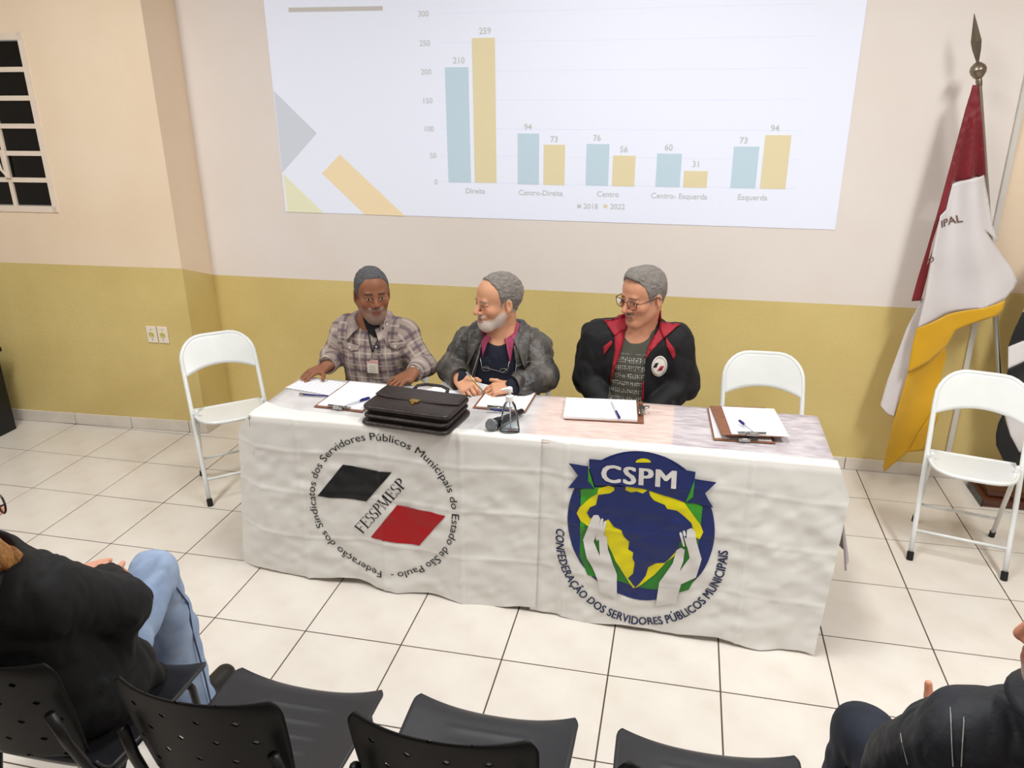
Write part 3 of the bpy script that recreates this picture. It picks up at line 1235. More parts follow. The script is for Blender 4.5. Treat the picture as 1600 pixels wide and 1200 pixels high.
# ================================================================== TABLE AND ITS COVERS
TX0, TX1, TY0, TY1, TZ = 2.45, 4.745, -1.245, -0.775, 0.748
M_wood = mat('table_board', 'b79a78', 0.5, var=0.2, vscale=6, stretch=(1, 8, 8))
tb = empty('folding_table', (3.6, -1.01, 0))
tag(tb, 'long narrow table hidden under the cover and banners', 'table')
tb_off = Matrix.Translation((-3.6, 1.01, 0))
MB().box((TX0 + 0.003, TY0 + 0.003, TZ - 0.03), (TX1 - 0.003, TY1 - 0.003, TZ - 0.002), M=tb_off, bev=0.004).build('tabletop', M_wood, tb)
for sx in (TX0 + 0.12, TX1 - 0.12):
    for sy in (TY0 + 0.06, TY1 - 0.06):
        MB().tube([tb_off @ Vector((sx, sy, 0)), tb_off @ Vector((sx, sy, TZ - 0.03))], 0.015, 10).build('leg', M_steel, tb, smooth=True)
    MB().tube([tb_off @ Vector((sx, TY0 + 0.06, 0.12)), tb_off @ Vector((sx, TY1 - 0.06, 0.12))], 0.01, 8).build('stretcher', M_steel, tb, smooth=True)


def cover_material():
    m = bpy.data.materials.new('printed_cover')
    m.use_nodes = True
    nt = m.node_tree
    b = nt.nodes['Principled BSDF']
    b.inputs['Roughness'].default_value = 0.5
    tc = nt.nodes.new('ShaderNodeTexCoord')
    sx = nt.nodes.new('ShaderNodeSeparateXYZ')
    nt.links.new(tc.outputs['Object'], sx.inputs[0])

    def streak(scale, st):
        mp = nt.nodes.new('ShaderNodeMapping')
        mp.inputs['Scale'].default_value = st
        nt.links.new(tc.outputs['Object'], mp.inputs[0])
        n = nt.nodes.new('ShaderNodeTexNoise')
        n.inputs['Scale'].default_value = scale
        n.inputs['Detail'].default_value = 5
        nt.links.new(mp.outputs[0], n.inputs['Vector'])
        r = nt.nodes.new('ShaderNodeMapRange')
        r.inputs['From Min'].default_value = 0.35
        r.inputs['From Max'].default_value = 0.68
        nt.links.new(n.outputs[0], r.inputs[0])
        return r.outputs[0]

    def mix(f, a, c):
        x = nt.nodes.new('ShaderNodeMix')
        x.data_type = 'RGBA'
        for i, v in ((0, f), (6, a), (7, c)):
            if isinstance(v, str):
                x.inputs[i].default_value = lin(v)
            else:
                nt.links.new(v, x.inputs[i])
        return x.outputs[2]

    def step(edge, w):
        r = nt.nodes.new('ShaderNodeMapRange')
        r.inputs['From Min'].default_value = edge - w
        r.inputs['From Max'].default_value = edge + w
        nt.links.new(sx.outputs[0], r.inputs[0])
        return r.outputs[0]
    s1 = streak(9, (1, 1.3, 1))
    s2 = streak(6, (2.2, 9, 1))
    grey = mix(s1, 'd6d3d3', 'bfbbbc')
    pink = mix(s2, 'e0cdc5', 'ccb3aa')
    lil = mix(s2, 'cfc7ca', 'a99da4')
    c = mix(step(3.62, 0.03), grey, pink)
    c = mix(step(4.17, 0.006), c, lil)
    nt.links.new(c, b.inputs['Base Color'])
    return m


# printed table cover: one sheet, falling on all four sides
def cover_pt(u, v):
    """u along x incl. side drops, v along y incl. front and back drops (metres from the left/front edges)"""
    x, y, z = u, v, TZ + 0.004
    ox = max(TX0 - u, 0) + max(u - TX1, 0)
    oy = max(TY0 - v, 0) + max(v - TY1, 0)
    if u < TX0:
        x = TX0 + 0.001 - 0.004 * ox
    if u > TX1:
        x = TX1 + 0.006 + (0.22 + 0.04 * math.sin(v * 26)) * ox
    if v < TY0:
        y = TY0 - 0.002
    if v > TY1:
        y = TY1 + 0.006 + 0.05 * oy * (1 + math.sin(u * 15))
    o = max(ox, oy)
    if o > 0:
        z = TZ + 0.004 - o
        if ox > 0 and oy > 0:       # hanging corner
            k = min(ox, oy)
            x += (0.12 if u > TX1 else 0.0) * k
            y += 0.25 * k * (1 if v > TY1 else 0.0)
    return (x, y, z)


us = [TX0 - 0.30 + 0.3 * k / 12 for k in range(12)] + list(np.linspace(TX0, TX1, 60)) + [TX1 + 0.42 * k / 14 for k in range(1, 15)]
vs_ = [TY0 - 0.05 + 0.05 * k / 10 for k in range(10)] + list(np.linspace(TY0, TY1, 16)) + [TY1 + 0.22 * k / 8 for k in range(1, 9)]
nu, nv = len(us) - 1, len(vs_) - 1
mb = MB().grid(lambda a, b: cover_pt(us[round(a * nu)], vs_[round(b * nv)]), nu, nv)
tc_ = mb.build('table_cover', cover_material(), smooth=True)
tag(tc_, 'printed table cover with grey, pink and lilac bands', 'tablecloth')

# ---- two white banners hung over the front edge
M_banner = mat('banner_cloth', 'e9e6e1', 0.55, var=0.03, vscale=5, bump=0.10, bscale=22, sheen=0.2)


def banner_bottom(x):
    return float(np.interp(x, [2.30, 3.0, 3.67, 4.1, 4.75], [-1.262, -1.275, -1.300, -1.335, -1.345]))


def g1(a, w):
    return math.exp(-(a / w) ** 2)


_lat2 = {}


def fnoise(x, z, seed):
    """smooth 2-D value noise, one point"""
    i, j = math.floor(x), math.floor(z)
    fx, fz = x - i, z - j
    fx, fz = fx * fx * (3 - 2 * fx), fz * fz * (3 - 2 * fz)
    if seed not in _lat2:
        _lat2[seed] = (np.random.RandomState(seed).rand(64, 64) * 2 - 1).tolist()
    L = _lat2[seed]
    a, b = L[i % 64], L[(i + 1) % 64]
    j0, j1 = j % 64, (j + 1) % 64
    return (a[j0] * (1 - fz) + a[j1] * fz) * (1 - fx) + (b[j0] * (1 - fz) + b[j1] * fz) * fx


def banner_y(x, z, seed):
    if seed == 57 and x < 3.76:       # tucked behind the edge of the neighbouring banner
        k = min(1.0, (3.76 - x) / 0.06)
        return banner_raw(x, z, 57) * (1 - k) + (banner_raw(x, z, 41) + 0.006) * k
    return banner_raw(x, z, seed)


def banner_raw(x, z, seed):
    t = max(0.0, min(1.0, (TZ - z) / TZ))
    y = (TY0 - 0.010) * (1 - t) + banner_bottom(x) * t
    y += 0.010 * t * math.sin(x * 19 + seed) * (0.5 + 0.5 * math.sin(x * 5.3 + 1 + seed))
    y += 0.008 * t * fnoise(x * 6, z * 3.2, seed)
    y += (0.0045 * fnoise(x * 13 + z * 9, z * 17 - x * 5, seed + 1) + 0.0025 * fnoise(x * 29 - z * 14, z * 31, seed + 2)) * min(1, 4 * t)
    # fold creases pressed into the cloth
    for c in ((2.66, 3.02, 3.36) if seed == 41 else (3.78, 4.46)):
        y -= 0.0050 * g1(x - c, 0.007)
    for c in (0.22, 0.43, 0.62):
        y -= (0.0036 if seed == 41 else 0.0022) * g1(z - c - 0.01 * math.sin(x * 9), 0.006)
    if x < TX0 + 0.02:
        y += 0.75 * (TX0 + 0.02 - x) ** 1.15 * (0.6 + 0.4 * (1 - t))
    return y


def banner(name, xl, xr, seed, top_w, hem, label):
    """xl(z), xr(z) side edges; top_w(x) strip lying on the table; hem(x) lower edge"""
    nx, nz = 150, 90
    prof = [('top', 1.0), ('top', 0.66), ('top', 0.33), ('top', 0.08)]
    mb = MB()

    def pt(a, b):
        i = round(b * (nz + 4))
        zt = TZ + 0.010
        if i < 4:
            x = xl(zt) + (xr(zt) - xl(zt)) * a
            w = top_w(x) * prof[i][1]
            dz = 0.003 * fnoise(x * 14, w * 40, seed + 3)
            return (x, TY0 - 0.002 + w, TZ + 0.0095 + max(dz, -0.001))
        k = (i - 4) / nz
        x0 = xl(zt) + (xr(zt) - xl(zt)) * a
        z = zt - 0.002 - (zt - 0.002 - hem(x0)) * k
        x = xl(z) + (xr(z) - xl(z)) * a
        y = banner_y(x, z, seed)
        if k < 0.03:
            y += 0.006 * (1 - k / 0.03)
        return (x, y, z)
    mb.grid(pt, nx, nz + 4)
    o = mb.build(name, M_banner, smooth=True)
    # stitched hems down both sides and along the foot
    tag(o, label, 'banner', 'banners on the table front')
    return o


b1 = banner('union_banner', lambda z: float(np.interp(z, [0, 0.66, 0.76], [2.300, 2.365, 2.452])), lambda z: 3.682 - 0.012 * (0.75 - z), 41,
            lambda x: float(np.interp(x, [2.45, 2.56, 2.75, 3.3, 3.68], [0.150, 0.088, 0.075, 0.045, 0.040])),
            lambda x: 0.012 + 0.010 * math.sin(x * 7.0) + 0.008 * math.sin(x * 17 + 2), 'white banner with a round emblem of black and red lozenges')
b2 = banner('confederation_banner', lambda z: 3.655 - 0.010 * (0.75 - z), lambda z: float(np.interp(z, [0, 0.64, 0.76], [4.748, 4.800, 4.752])), 57,
            lambda x: float(np.interp(x, [3.69, 4.1, 4.75], [0.045, 0.055, 0.040])),
            lambda x: 0.012 + 0.008 * math.sin(x * 6.0 + 1) + 0.006 * math.sin(x * 19), 'white banner with a blue and green map emblem held by hands')


# prints lie on the cloth, a hair in front of it
def print_on(name, vf, seed, m, parent, lift=0.0028, maxlen=0.013):
    v, f = refine(vf, maxlen)
    mb = MB()
    mb.add([(x, banner_y(x, z, seed) - lift, z) for x, z in v], f)
    a, b, c = (np.array(mb.v[i]) for i in mb.f[0])
    if np.cross(b - a, c - a)[1] > 0:
        mb.f = [tuple(reversed(q)) for q in mb.f]
    return mb.build(name, m, parent, smooth=True)


YB1, YB2 = -1.275, -1.31


def p1(*px):       # pixels of the banner close-up (440,660) at 0.21666
    return [tuple(at_y(440 + 0.21666 * x, 660 + 0.21666 * y, YB1)[[0, 2]]) for x, y in px]


def p2(*px):       # pixels of the second close-up (840,700) at 0.23341
    return [tuple(at_y(840 + 0.23341 * x, 700 + 0.23341 * y, YB2)[[0, 2]]) for x, y in px]


I_black = mat('print_black', '0d0d10', 0.5)
I_red = mat('print_red', 'b00a14', 0.5)
I_navy = mat('print_navy', '24306a', 0.5, var=0.1, vscale=30)
I_green = mat('print_green', '3f9a2b', 0.5)
I_green2 = mat('print_dark_green', '2f7d2c', 0.5)
I_yellow = mat('print_yellow', 'e2d513', 0.5)
I_white = mat('print_white', 'dedad6', 0.55)
I_text = mat('print_navy_text', '1a2450', 0.5)

print_on('black_lozenge', p1((430, 317), (785, 373), (603, 580), (250, 540)), 41, I_black, b1)
print_on('red_lozenge', p1((828, 604), (1180, 678), (990, 892), (640, 832)), 41, I_red, b1)


def bend_text(s, size, cx, cz, rb, start, inward=False, bold=0.0, length=None, spacing=1.0):
    """text along a circle; start = angle (rad) where it begins; clockwise with tops outward, or counter-clockwise with tops inward"""
    vs, fs = text_mesh(s, size, 0.0, spacing) if not bold else fat_text(s, size, bold, spacing)
    L = vs[:, 0].max() - vs[:, 0].min()
    x = vs[:, 0] - vs[:, 0].min()
    if length:
        x = x * (length / L)
    if inward:
        th = start + x / rb
        r = rb - vs[:, 1]
    else:
        th = start - x / rb
        r = rb + vs[:, 1]
    return np.stack([cx + r * np.cos(th), cz + r * np.sin(th)], 1), fs


def fat_text(s, size, fat, spacing=1.0):
    """heavier lettering: the glyphs laid over themselves, slightly shifted"""
    v, f = text_mesh(s, size, 0.0, spacing)
    V, F = [], []
    for dx, dy in ((0, 0), (fat, 0), (2 * fat, 0), (fat, fat * 0.6), (0, fat * 0.6), (2 * fat, fat * 0.6)):
        n = sum(len(a) for a in V)
        V.append(v + np.array((dx, dy)) * size)
        F += [tuple(n + i for i in q) for q in f]
    return np.concatenate(V), F


# ring lettering: the circle spans x 2.69..3.35, z 0.055..0.733
RC = (3.022, 0.398)
RBASE = 0.300
circ = 2 * math.pi * RBASE
txt = 'Federação dos Sindicatos dos Servidores Públicos Municipais do Estado de São Paulo'
vv, ff = bend_text(txt, 0.046, RC[0], RC[1], RBASE, math.radians(-93.5), length=circ * 0.962)
print_on('ring_lettering', (vv, ff), 41, I_black, b1)['kind'] = 'stuff'
vv, ff = bend_text('-', 0.046, RC[0], RC[1], RBASE, math.radians(-93.5 - 349.6))
print_on('ring_dash', (vv, ff), 41, I_black, b1)


# serif capitals F E S S P M E S P, drawn as stems, arms and serifs
def serif_word(word, h):
    out_v, out_f = [], []
    x0 = 0.0

    def rect(a, b, c, d):
        n = len(out_v)
        out_v.extend([(x0 + a, b), (x0 + c, b), (x0 + c, d), (x0 + a, d)])
        out_f.append((n, n + 1, n + 2, n + 3))

    def poly(ps):
        n = len(out_v)
        out_v.extend([(x0 + x, y) for x, y in ps])
        out_f.append(tuple(range(n, n + len(ps))))

    def stroke(ps, ws):
        for k in range(len(ps) - 1):
            (ax, ay), (bx, by) = ps[k], ps[k + 1]
            dx, dy = bx - ax, by - ay
            l = math.hypot(dx, dy) or 1
            nx_, ny_ = -dy / l, dx / l
            poly([(ax + nx_ * ws[k], ay + ny_ * ws[k]), (ax - nx_ * ws[k], ay - ny_ * ws[k]), (bx - nx_ * ws[k + 1], by - ny_ * ws[k + 1]), (bx + nx_ * ws[k + 1], by + ny_ * ws[k + 1])])
    st, th, sf = 0.12 * h, 0.04 * h, 0.035 * h
    for ch in word:
        if ch in 'FE':
            w = 0.50 * h
            rect(0.06 * h, 0, 0.06 * h + st, h)
            rect(0, h - th, w, h)
            rect(0.12 * h, 0.50 * h, 0.38 * h, 0.50 * h + th)
            rect(0.38 * h, 0.43 * h, 0.38 * h + 0.03 * h, 0.62 * h)
            rect(w - 0.035 * h, h - 0.2 * h, w, h)
            if ch == 'E':
                rect(0, 0, w + 0.02 * h, th)
                rect(w - 0.02 * h, 0, w + 0.02 * h, 0.2 * h)
            else:
                rect(0, 0, 0.27 * h, sf)
            adv = w + 0.09 * h
        elif ch == 'P':
            rect(0.06 * h, 0, 0.06 * h + st, h)
            rect(0, 0, 0.27 * h, sf)
            rect(0, h - sf, 0.2 * h, h)
            ps = [(0.12 * h, h - 0.02 * h)] + [(0.25 * h + 0.21 * h * math.sin(a), 0.74 * h + 0.24 * h * math.cos(a)) for a in np.linspace(0, math.pi, 12)] + [(0.15 * h, 0.50 * h)]
            ws = [0.02 * h] + [0.02 * h + 0.04 * h * math.sin(a) for a in np.linspace(0, math.pi, 12)] + [0.02 * h]
            stroke(ps, ws)
            adv = 0.58 * h
        elif ch == 'S':
            ps, ws = [], []
            for a in np.linspace(0.5, 4.75, 16):
                ps.append((0.23 * h + 0.165 * h * math.cos(a), 0.74 * h + 0.235 * h * math.sin(a)))
                ws.append(0.018 * h + 0.038 * h * max(0, -math.cos(a)) ** 1.5)
            for a in np.linspace(1.45, -2.7, 16):
                ps.append((0.22 * h + 0.185 * h * math.cos(a), 0.255 * h + 0.245 * h * math.sin(a)))
                ws.append(0.022 * h + 0.038 * h * max(0, math.cos(a)) ** 1.5)
            stroke(ps, ws)
            rect(0.03 * h, 0.02 * h, 0.055 * h, 0.25 * h)
            rect(0.37 * h, 0.76 * h, 0.395 * h, 0.97 * h)
            adv = 0.50 * h
        else:
            rect(0.08 * h, 0, 0.08 * h + th, h)
            rect(0, 0, 0.2 * h, sf)
            rect(0, h - sf, 0.14 * h, h)
            poly([(0.09 * h, h), (0.22 * h, h), (0.44 * h, 0.0), (0.39 * h, 0.0)])
            poly([(0.39 * h, 0.0), (0.44 * h, 0.0), (0.68 * h, h), (0.63 * h, h)])
            rect(0.63 * h, 0, 0.63 * h + st, h)
            rect(0.56 * h, 0, 0.84 * h, sf)
            rect(0.64 * h, h - sf, 0.82 * h, h)
            adv = 0.90 * h
        x0 += adv
    return np.array(out_v), out_f, x0


wv, wf, wl_ = serif_word('FESSPMESP', 1.0)
(ax_, az_), (bx_, bz_), (cx_, cz_) = p1((578, 815), (905, 455), (515, 762))
A2, B2, C2 = np.array((ax_, az_)), np.array((bx_, bz_)), np.array((cx_, cz_))
ex = (B2 - A2) / wl_
ey = (C2 - A2)
pts = A2[None, :] + wv[:, :1] * ex[None, :] + wv[:, 1:] * ey[None, :]
print_on('word_lettering', (pts, wf), 41, I_black, b1, 0.0018)

# confederation emblem
disc = [(690 + 497 * math.cos(a) + 3 * math.sin(a), 555 + 447 * math.sin(a) + 45 * math.cos(a) ) for a in np.linspace(0, 2 * math.pi, 73)[:-1]]
L0, LS = 0.0022, 0.0010
print_on('blue_disc', p2(*[(690 + 497 * math.cos(a), 533 + 470 * math.sin(a) + 40 * math.cos(a)) for a in np.linspace(0, 2 * math.pi, 73)[:-1]]), 57, I_navy, b2, L0)
print_on('green_field', p2((280, 305), (650, 300), (1105, 420), (1085, 560), (1060, 860), (1010, 940), (940, 960), (800, 940), (650, 925), (540, 890), (400, 865), (335, 850), (280, 730)), 57, I_green2, b2, L0 + LS)
print_on('green_field_light', p2((280, 305), (420, 290), (390, 350), (300, 470), (310, 560), (280, 600)), 57, I_green, b2, L0 + 2 * LS)
print_on('green_field_light', p2((960, 345), (1105, 420), (1092, 540), (1060, 520), (1000, 420)), 57, I_green, b2, L0 + 2 * LS)
yel = [(392, 335), (400, 300), (470, 280), (505, 292), (510, 315), (470, 330), (560, 300), (590, 285), (725, 305), (745, 310), (930, 335), (985, 395), (1090, 535), (1110, 580), (1085, 625), (1040, 600),
       (940, 640), (930, 720), (860, 765), (780, 850), (665, 925), (640, 930), (600, 880), (520, 760), (440, 600), (345, 545), (285, 510), (255, 460), (275, 420), (350, 360)]
print_on('yellow_coast', p2(*yel), 57, I_yellow, b2, L0 + 3 * LS, 0.009)
brazil = [(400, 340), (440, 335), (480, 330), (520, 305), (560, 295), (585, 310), (620, 325), (660, 318), (700, 330), (740, 308), (750, 345), (775, 375), (800, 385), (850, 405), (865, 430), (930, 440), (985, 480), (1030, 520), (1042, 565),
          (1000, 610), (950, 640), (940, 680), (915, 710), (880, 745), (850, 768), (790, 772), (740, 800), (725, 850), (690, 890), (655, 925), (625, 890), (605, 870), (640, 835), (650, 770), (635, 740), (640, 705), (605, 690), (612, 640),
          (575, 605), (560, 565), (510, 545), (470, 495), (440, 510), (400, 480), (345, 490), (325, 455), (345, 420), (385, 405)]
print_on('blue_map', p2(*brazil), 57, I_navy, b2, L0 + 4.6 * LS, 0.009)
print_on('blue_scallop', p2((505, 285), (585, 285), (580, 325), (520, 330)), 57, I_navy, b2, L0 + 4 * LS)
for hand in (((352, 500), (370, 470), (400, 468), (415, 490), (405, 560), (372, 640), (415, 730), (408, 640), (418, 600), (440, 590), (460, 610), (470, 690), (530, 850), (532, 1000), (415, 950), (400, 870), (330, 740), (300, 630)),
             ((1000, 560), (1030, 550), (1055, 575), (1065, 640), (1098, 745), (1060, 860), (960, 900), (925, 1025), (790, 1045), (815, 890), (905, 770), (930, 690), (960, 672), (985, 685), (975, 760), (950, 822), (1018, 735), (995, 640))):
    print_on('white_hand', p2(*hand), 57, I_white, b2, L0 + 5 * LS)
for fg in (((418, 500), (428, 488), (437, 495), (425, 570), (395, 640), (385, 620)), ((440, 510), (450, 502), (458, 512), (445, 575), (410, 640), (400, 622)),
           ((948, 580), (958, 572), (968, 585), (985, 660), (975, 668)), ((970, 570), (982, 562), (990, 575), (1005, 650), (998, 665))):
    print_on('white_finger', p2(*fg), 57, I_white, b2, L0 + 5 * LS)
rib = [(335, 108), (455, 118), (560, 75), (700, 62), (850, 95), (960, 178), (1058, 195), (1050, 250), (990, 390), (700, 300), (540, 275), (375, 278), (335, 150)]
print_on('ribbon', p2(*rib), 57, I_navy, b2, L0 + 5 * LS)
print_on('ribbon_tail', p2((196, 135), (330, 155), (330, 190), (375, 300), (195, 295), (262, 215)), 57, I_navy, b2, L0 + 4.5 * LS)
print_on('ribbon_tail', p2((1052, 240), (1200, 262), (1118, 335), (1178, 425), (1040, 395), (990, 390)), 57, I_navy, b2, L0 + 4.5 * LS)
print_on('ribbon_fold', p2((330, 160), (375, 300), (330, 250)), 57, I_green, b2, L0 + 6 * LS)
print_on('ribbon_fold', p2((1052, 245), (1040, 355), (990, 390)), 57, I_green, b2, L0 + 6 * LS)
print_on('sun', p2(*[(702 + 52 * math.cos(a), 131 - 26 * math.sin(a)) for a in np.linspace(0, math.pi, 15)]), 57, I_yellow, b2, L0 + 6 * LS)
tv, tf = fat_text('CSPM', 1.0, 0.035, 1.10)
tv = tv - tv.min(0)
tv = tv / tv.max(0)
c0, c1, c2 = (np.array(q) for q in p2((418, 252), (925, 300), (420, 140)))
pts = c0[None, :] + tv[:, :1] * (c1 - c0)[None, :] + tv[:, 1:] * (c2 - c0)[None, :]
print_on('ribbon_lettering', (pts, tf), 57, I_white, b2, L0 + 7 * LS)
# curved lettering under the emblem: circle through three points of its baseline
(x1, y1), (x2, y2), (x3, y3) = p2((118, 560), (655, 1160), (1275, 700))
D = 2 * (x1 * (y2 - y3) + x2 * (y3 - y1) + x3 * (y1 - y2))
ux = ((x1 ** 2 + y1 ** 2) * (y2 - y3) + (x2 ** 2 + y2 ** 2) * (y3 - y1) + (x3 ** 2 + y3 ** 2) * (y1 - y2)) / D
uz = ((x1 ** 2 + y1 ** 2) * (x3 - x2) + (x2 ** 2 + y2 ** 2) * (x1 - x3) + (x3 ** 2 + y3 ** 2) * (x2 - x1)) / D
rad = math.hypot(x1 - ux, y1 - uz)
a0, a1 = math.atan2(y1 - uz, x1 - ux), math.atan2(y3 - uz, x3 - ux)
if a1 < a0:
    a1 += 2 * math.pi
vv, ff = bend_text('CONFEDERAÇÃO DOS SERVIDORES PÚBLICOS MUNICIPAIS', 0.050, ux, uz, rad, a0 if a0 < 0 else a0 , inward=True, bold=0.022, length=rad * (a1 - a0))
print_on('arc_lettering', (vv, ff), 57, I_text, b2, L0 + LS)
# ================================================================== PEOPLE
def seg_dist(P, a, b):
    a, b = np.array(a, float), np.array(b, float)
    ab = b - a
    t = np.clip(((P - a) @ ab) / (ab @ ab), 0, 1)
    q = P - a - t[:, None] * ab
    return np.linalg.norm(q, axis=1), t, q


def torso(G, hip, chest, neck, shA, shB, arms, bulk=1.0, belly=1.0, k=0.05):
    """trunk and bare arms; arms = [(shoulder, elbow, wrist), ...]"""
    hip, chest, neck, shA, shB = (np.array(p, float) for p in (hip, chest, neck, shA, shB))
    mid = hip * 0.5 + chest * 0.5
    G.ell(hip, (0.17 * bulk, 0.125, 0.12), k=0.0, pad=0.08)
    G.ell(mid + (0, -0.012 * belly, 0), (0.155 * bulk, 0.118 * belly, 0.15), k=k, pad=0.08)
    G.ell(chest, (0.168 * bulk, 0.110, 0.155), k=k, pad=0.08)
    G.cap(shA, shB, 0.058, k=k, pad=0.08)
    m = (shA + shB) / 2
    for s_ in (shA, shB):
        G.cap(neck + (0, 0.015, 0.0), s_ * 0.75 + m * 0.25 + np.array((0, 0.005, 0.02)), 0.045, 0.042, k=0.05, pad=0.08)
    for a, e, w in arms:
        G.cap(a, e, 0.058, 0.045, k=0.035, pad=0.08)
        G.cap(e, w, 0.044, 0.029, k=0.02, pad=0.08)


def neck_part(G, neck, head, R, r=0.053, s=1.0):
    n = np.array(neck, float)
    h = np.array(head, float)
    G.cap(n + (0, 0.01, -0.06), h + R @ np.array((0, 0.026, -0.055)) * s, r * 1.12, r, k=0.03)
    G.cap(n + (0, 0.01, -0.08), n + (0, 0.01, -0.01), 0.09, 0.06, k=0.04)


def person_grid(lo, hi, head, hands, h=0.0052, hf=0.0030):
    axs = []
    for d in range(3):
        fine = [(head[d] - 0.125, head[d] + 0.125, hf)] if head is not None else []
        for p in hands:
            fine.append((p[d] - 0.075, p[d] + 0.075, 0.0034))
        axs.append(axis(lo[d], hi[d], h, fine))
    return Field(*axs)


def opening(left, right, yb, soft=0.0):
    """front opening of a jacket: left/right = [(z, x), ...]"""
    zl, xl_ = zip(*sorted(left))
    zr, xr_ = zip(*sorted(right))

    def fn(X, Y, Z):
        a = np.interp(Z, zl, xl_) - X
        b = X - np.interp(Z, zr, xr_)
        d = np.maximum(np.maximum(a, b), Y - yb)
        return -d
    return fn


def wrist_cuts(G, arms, extra=0.0, r=0.075):
    for a, e, w in arms:
        e, w = np.array(e, float), np.array(w, float)
        d = (w - e) / np.linalg.norm(w - e)
        c = w + d * (0.06 + extra)
        G.cap(w + d * (0.002 + extra + r), w + d * (0.17 + extra), r, r, k=0.0, op='s', pad=0.03)


def arm_coords(V, cx, arms, side=0.15):
    """pattern coordinates: across/along on the trunk, around/along on sleeves"""
    out = np.stack([V[:, 0] - cx, V[:, 2], V[:, 1]], 1)
    for a, e, w in arms:
        d1, t1, q1 = seg_dist(V, a, e)
        d2, t2, q2 = seg_dist(V, e, w)
        L1 = np.linalg.norm(np.array(e) - np.array(a))
        L2 = np.linalg.norm(np.array(w) - np.array(e))
        on = (np.minimum(d1, d2) < 0.085) & (np.abs(V[:, 0] - cx) > side)
        on |= (d2 < 0.075) & (t2 > 0.15)
        along = np.where(d1 < d2, t1 * L1, L1 + t2 * L2)
        q = np.where((d1 < d2)[:, None], q1, q2)
        ang = np.arctan2(q[:, 2] + 0.3 * q[:, 0], -q[:, 1] - 0.0 * q[:, 0]) * 0.06
        out[on, 0] = ang[on] + 0.011
        out[on, 1] = along[on]
    return out


def trousers(name, hip, knees, feet, m, parent, h=0.011, r=(0.085, 0.066, 0.055), back=0.0, z0=0.03):
    pts = np.array([hip] + list(knees) + list(feet), float)
    lo, hi = pts.min(0) - 0.2, pts.max(0) + 0.2
    G = Field(*[axis(a, b, h) for a, b in zip(lo, hi)])
    hip = np.array(hip, float)
    G.ell(hip, (0.185, 0.14, 0.11), k=0.0, pad=0.1)
    for kn, ft in zip(knees, feet):
        sx = 1 if kn[0] > hip[0] else -1
        G.cap(hip + np.array((0.085 * sx, 0, -0.015)), kn, r[0], r[1], k=0.05)
        G.cap(kn, ft, r[1], r[2], k=0.03)
    G.wrinkle(0.006, 14, 21)
    G.cut(lambda X, Y, Z: (z0 - Z) + 0 * X + 0 * Y)
    V, Q = G.nets(1)
    return net_object(name, V, Q, m, parent)


def shoe(name, ankle, fwd, m, parent):
    a = np.array(ankle, float)
    f = np.array(fwd, float)
    f /= np.linalg.norm(f)
    G = Field(*[axis(p - 0.24, p + 0.24, 0.008) for p in a[:2]], axis(-0.02, 0.16, 0.007))
    b = np.array((a[0], a[1], 0))
    G.cap(b - f * 0.05 + (0, 0, 0.05), b + f * 0.02 + (0, 0, 0.05), 0.042, 0.042, k=0.0)
    G.cap(b - f * 0.05 + (0, 0, 0.03), b + f * 0.16 + (0, 0, 0.03), 0.036, 0.038, k=0.03)
    G.cut(lambda X, Y, Z: (0.0005 - Z) + 0 * X + 0 * Y)
    V, Q = G.nets(1)
    return net_object(name, V, Q, m, parent)


def lower_body(p, x, knee_dx=0.12, y0=-0.50):
    hip = (x, y0, 0.545)
    kn = [(x - knee_dx, y0 - 0.40, 0.53), (x + knee_dx, y0 - 0.40, 0.53)]
    ft = [(x - knee_dx, y0 - 0.36, 0.09), (x + knee_dx, y0 - 0.36, 0.09)]
    trousers('trousers', hip, kn, ft, M_trouser, p)
    for f in ft:
        shoe('shoe', (f[0], f[1], 0), (0, -1, 0), M_shoe, p)


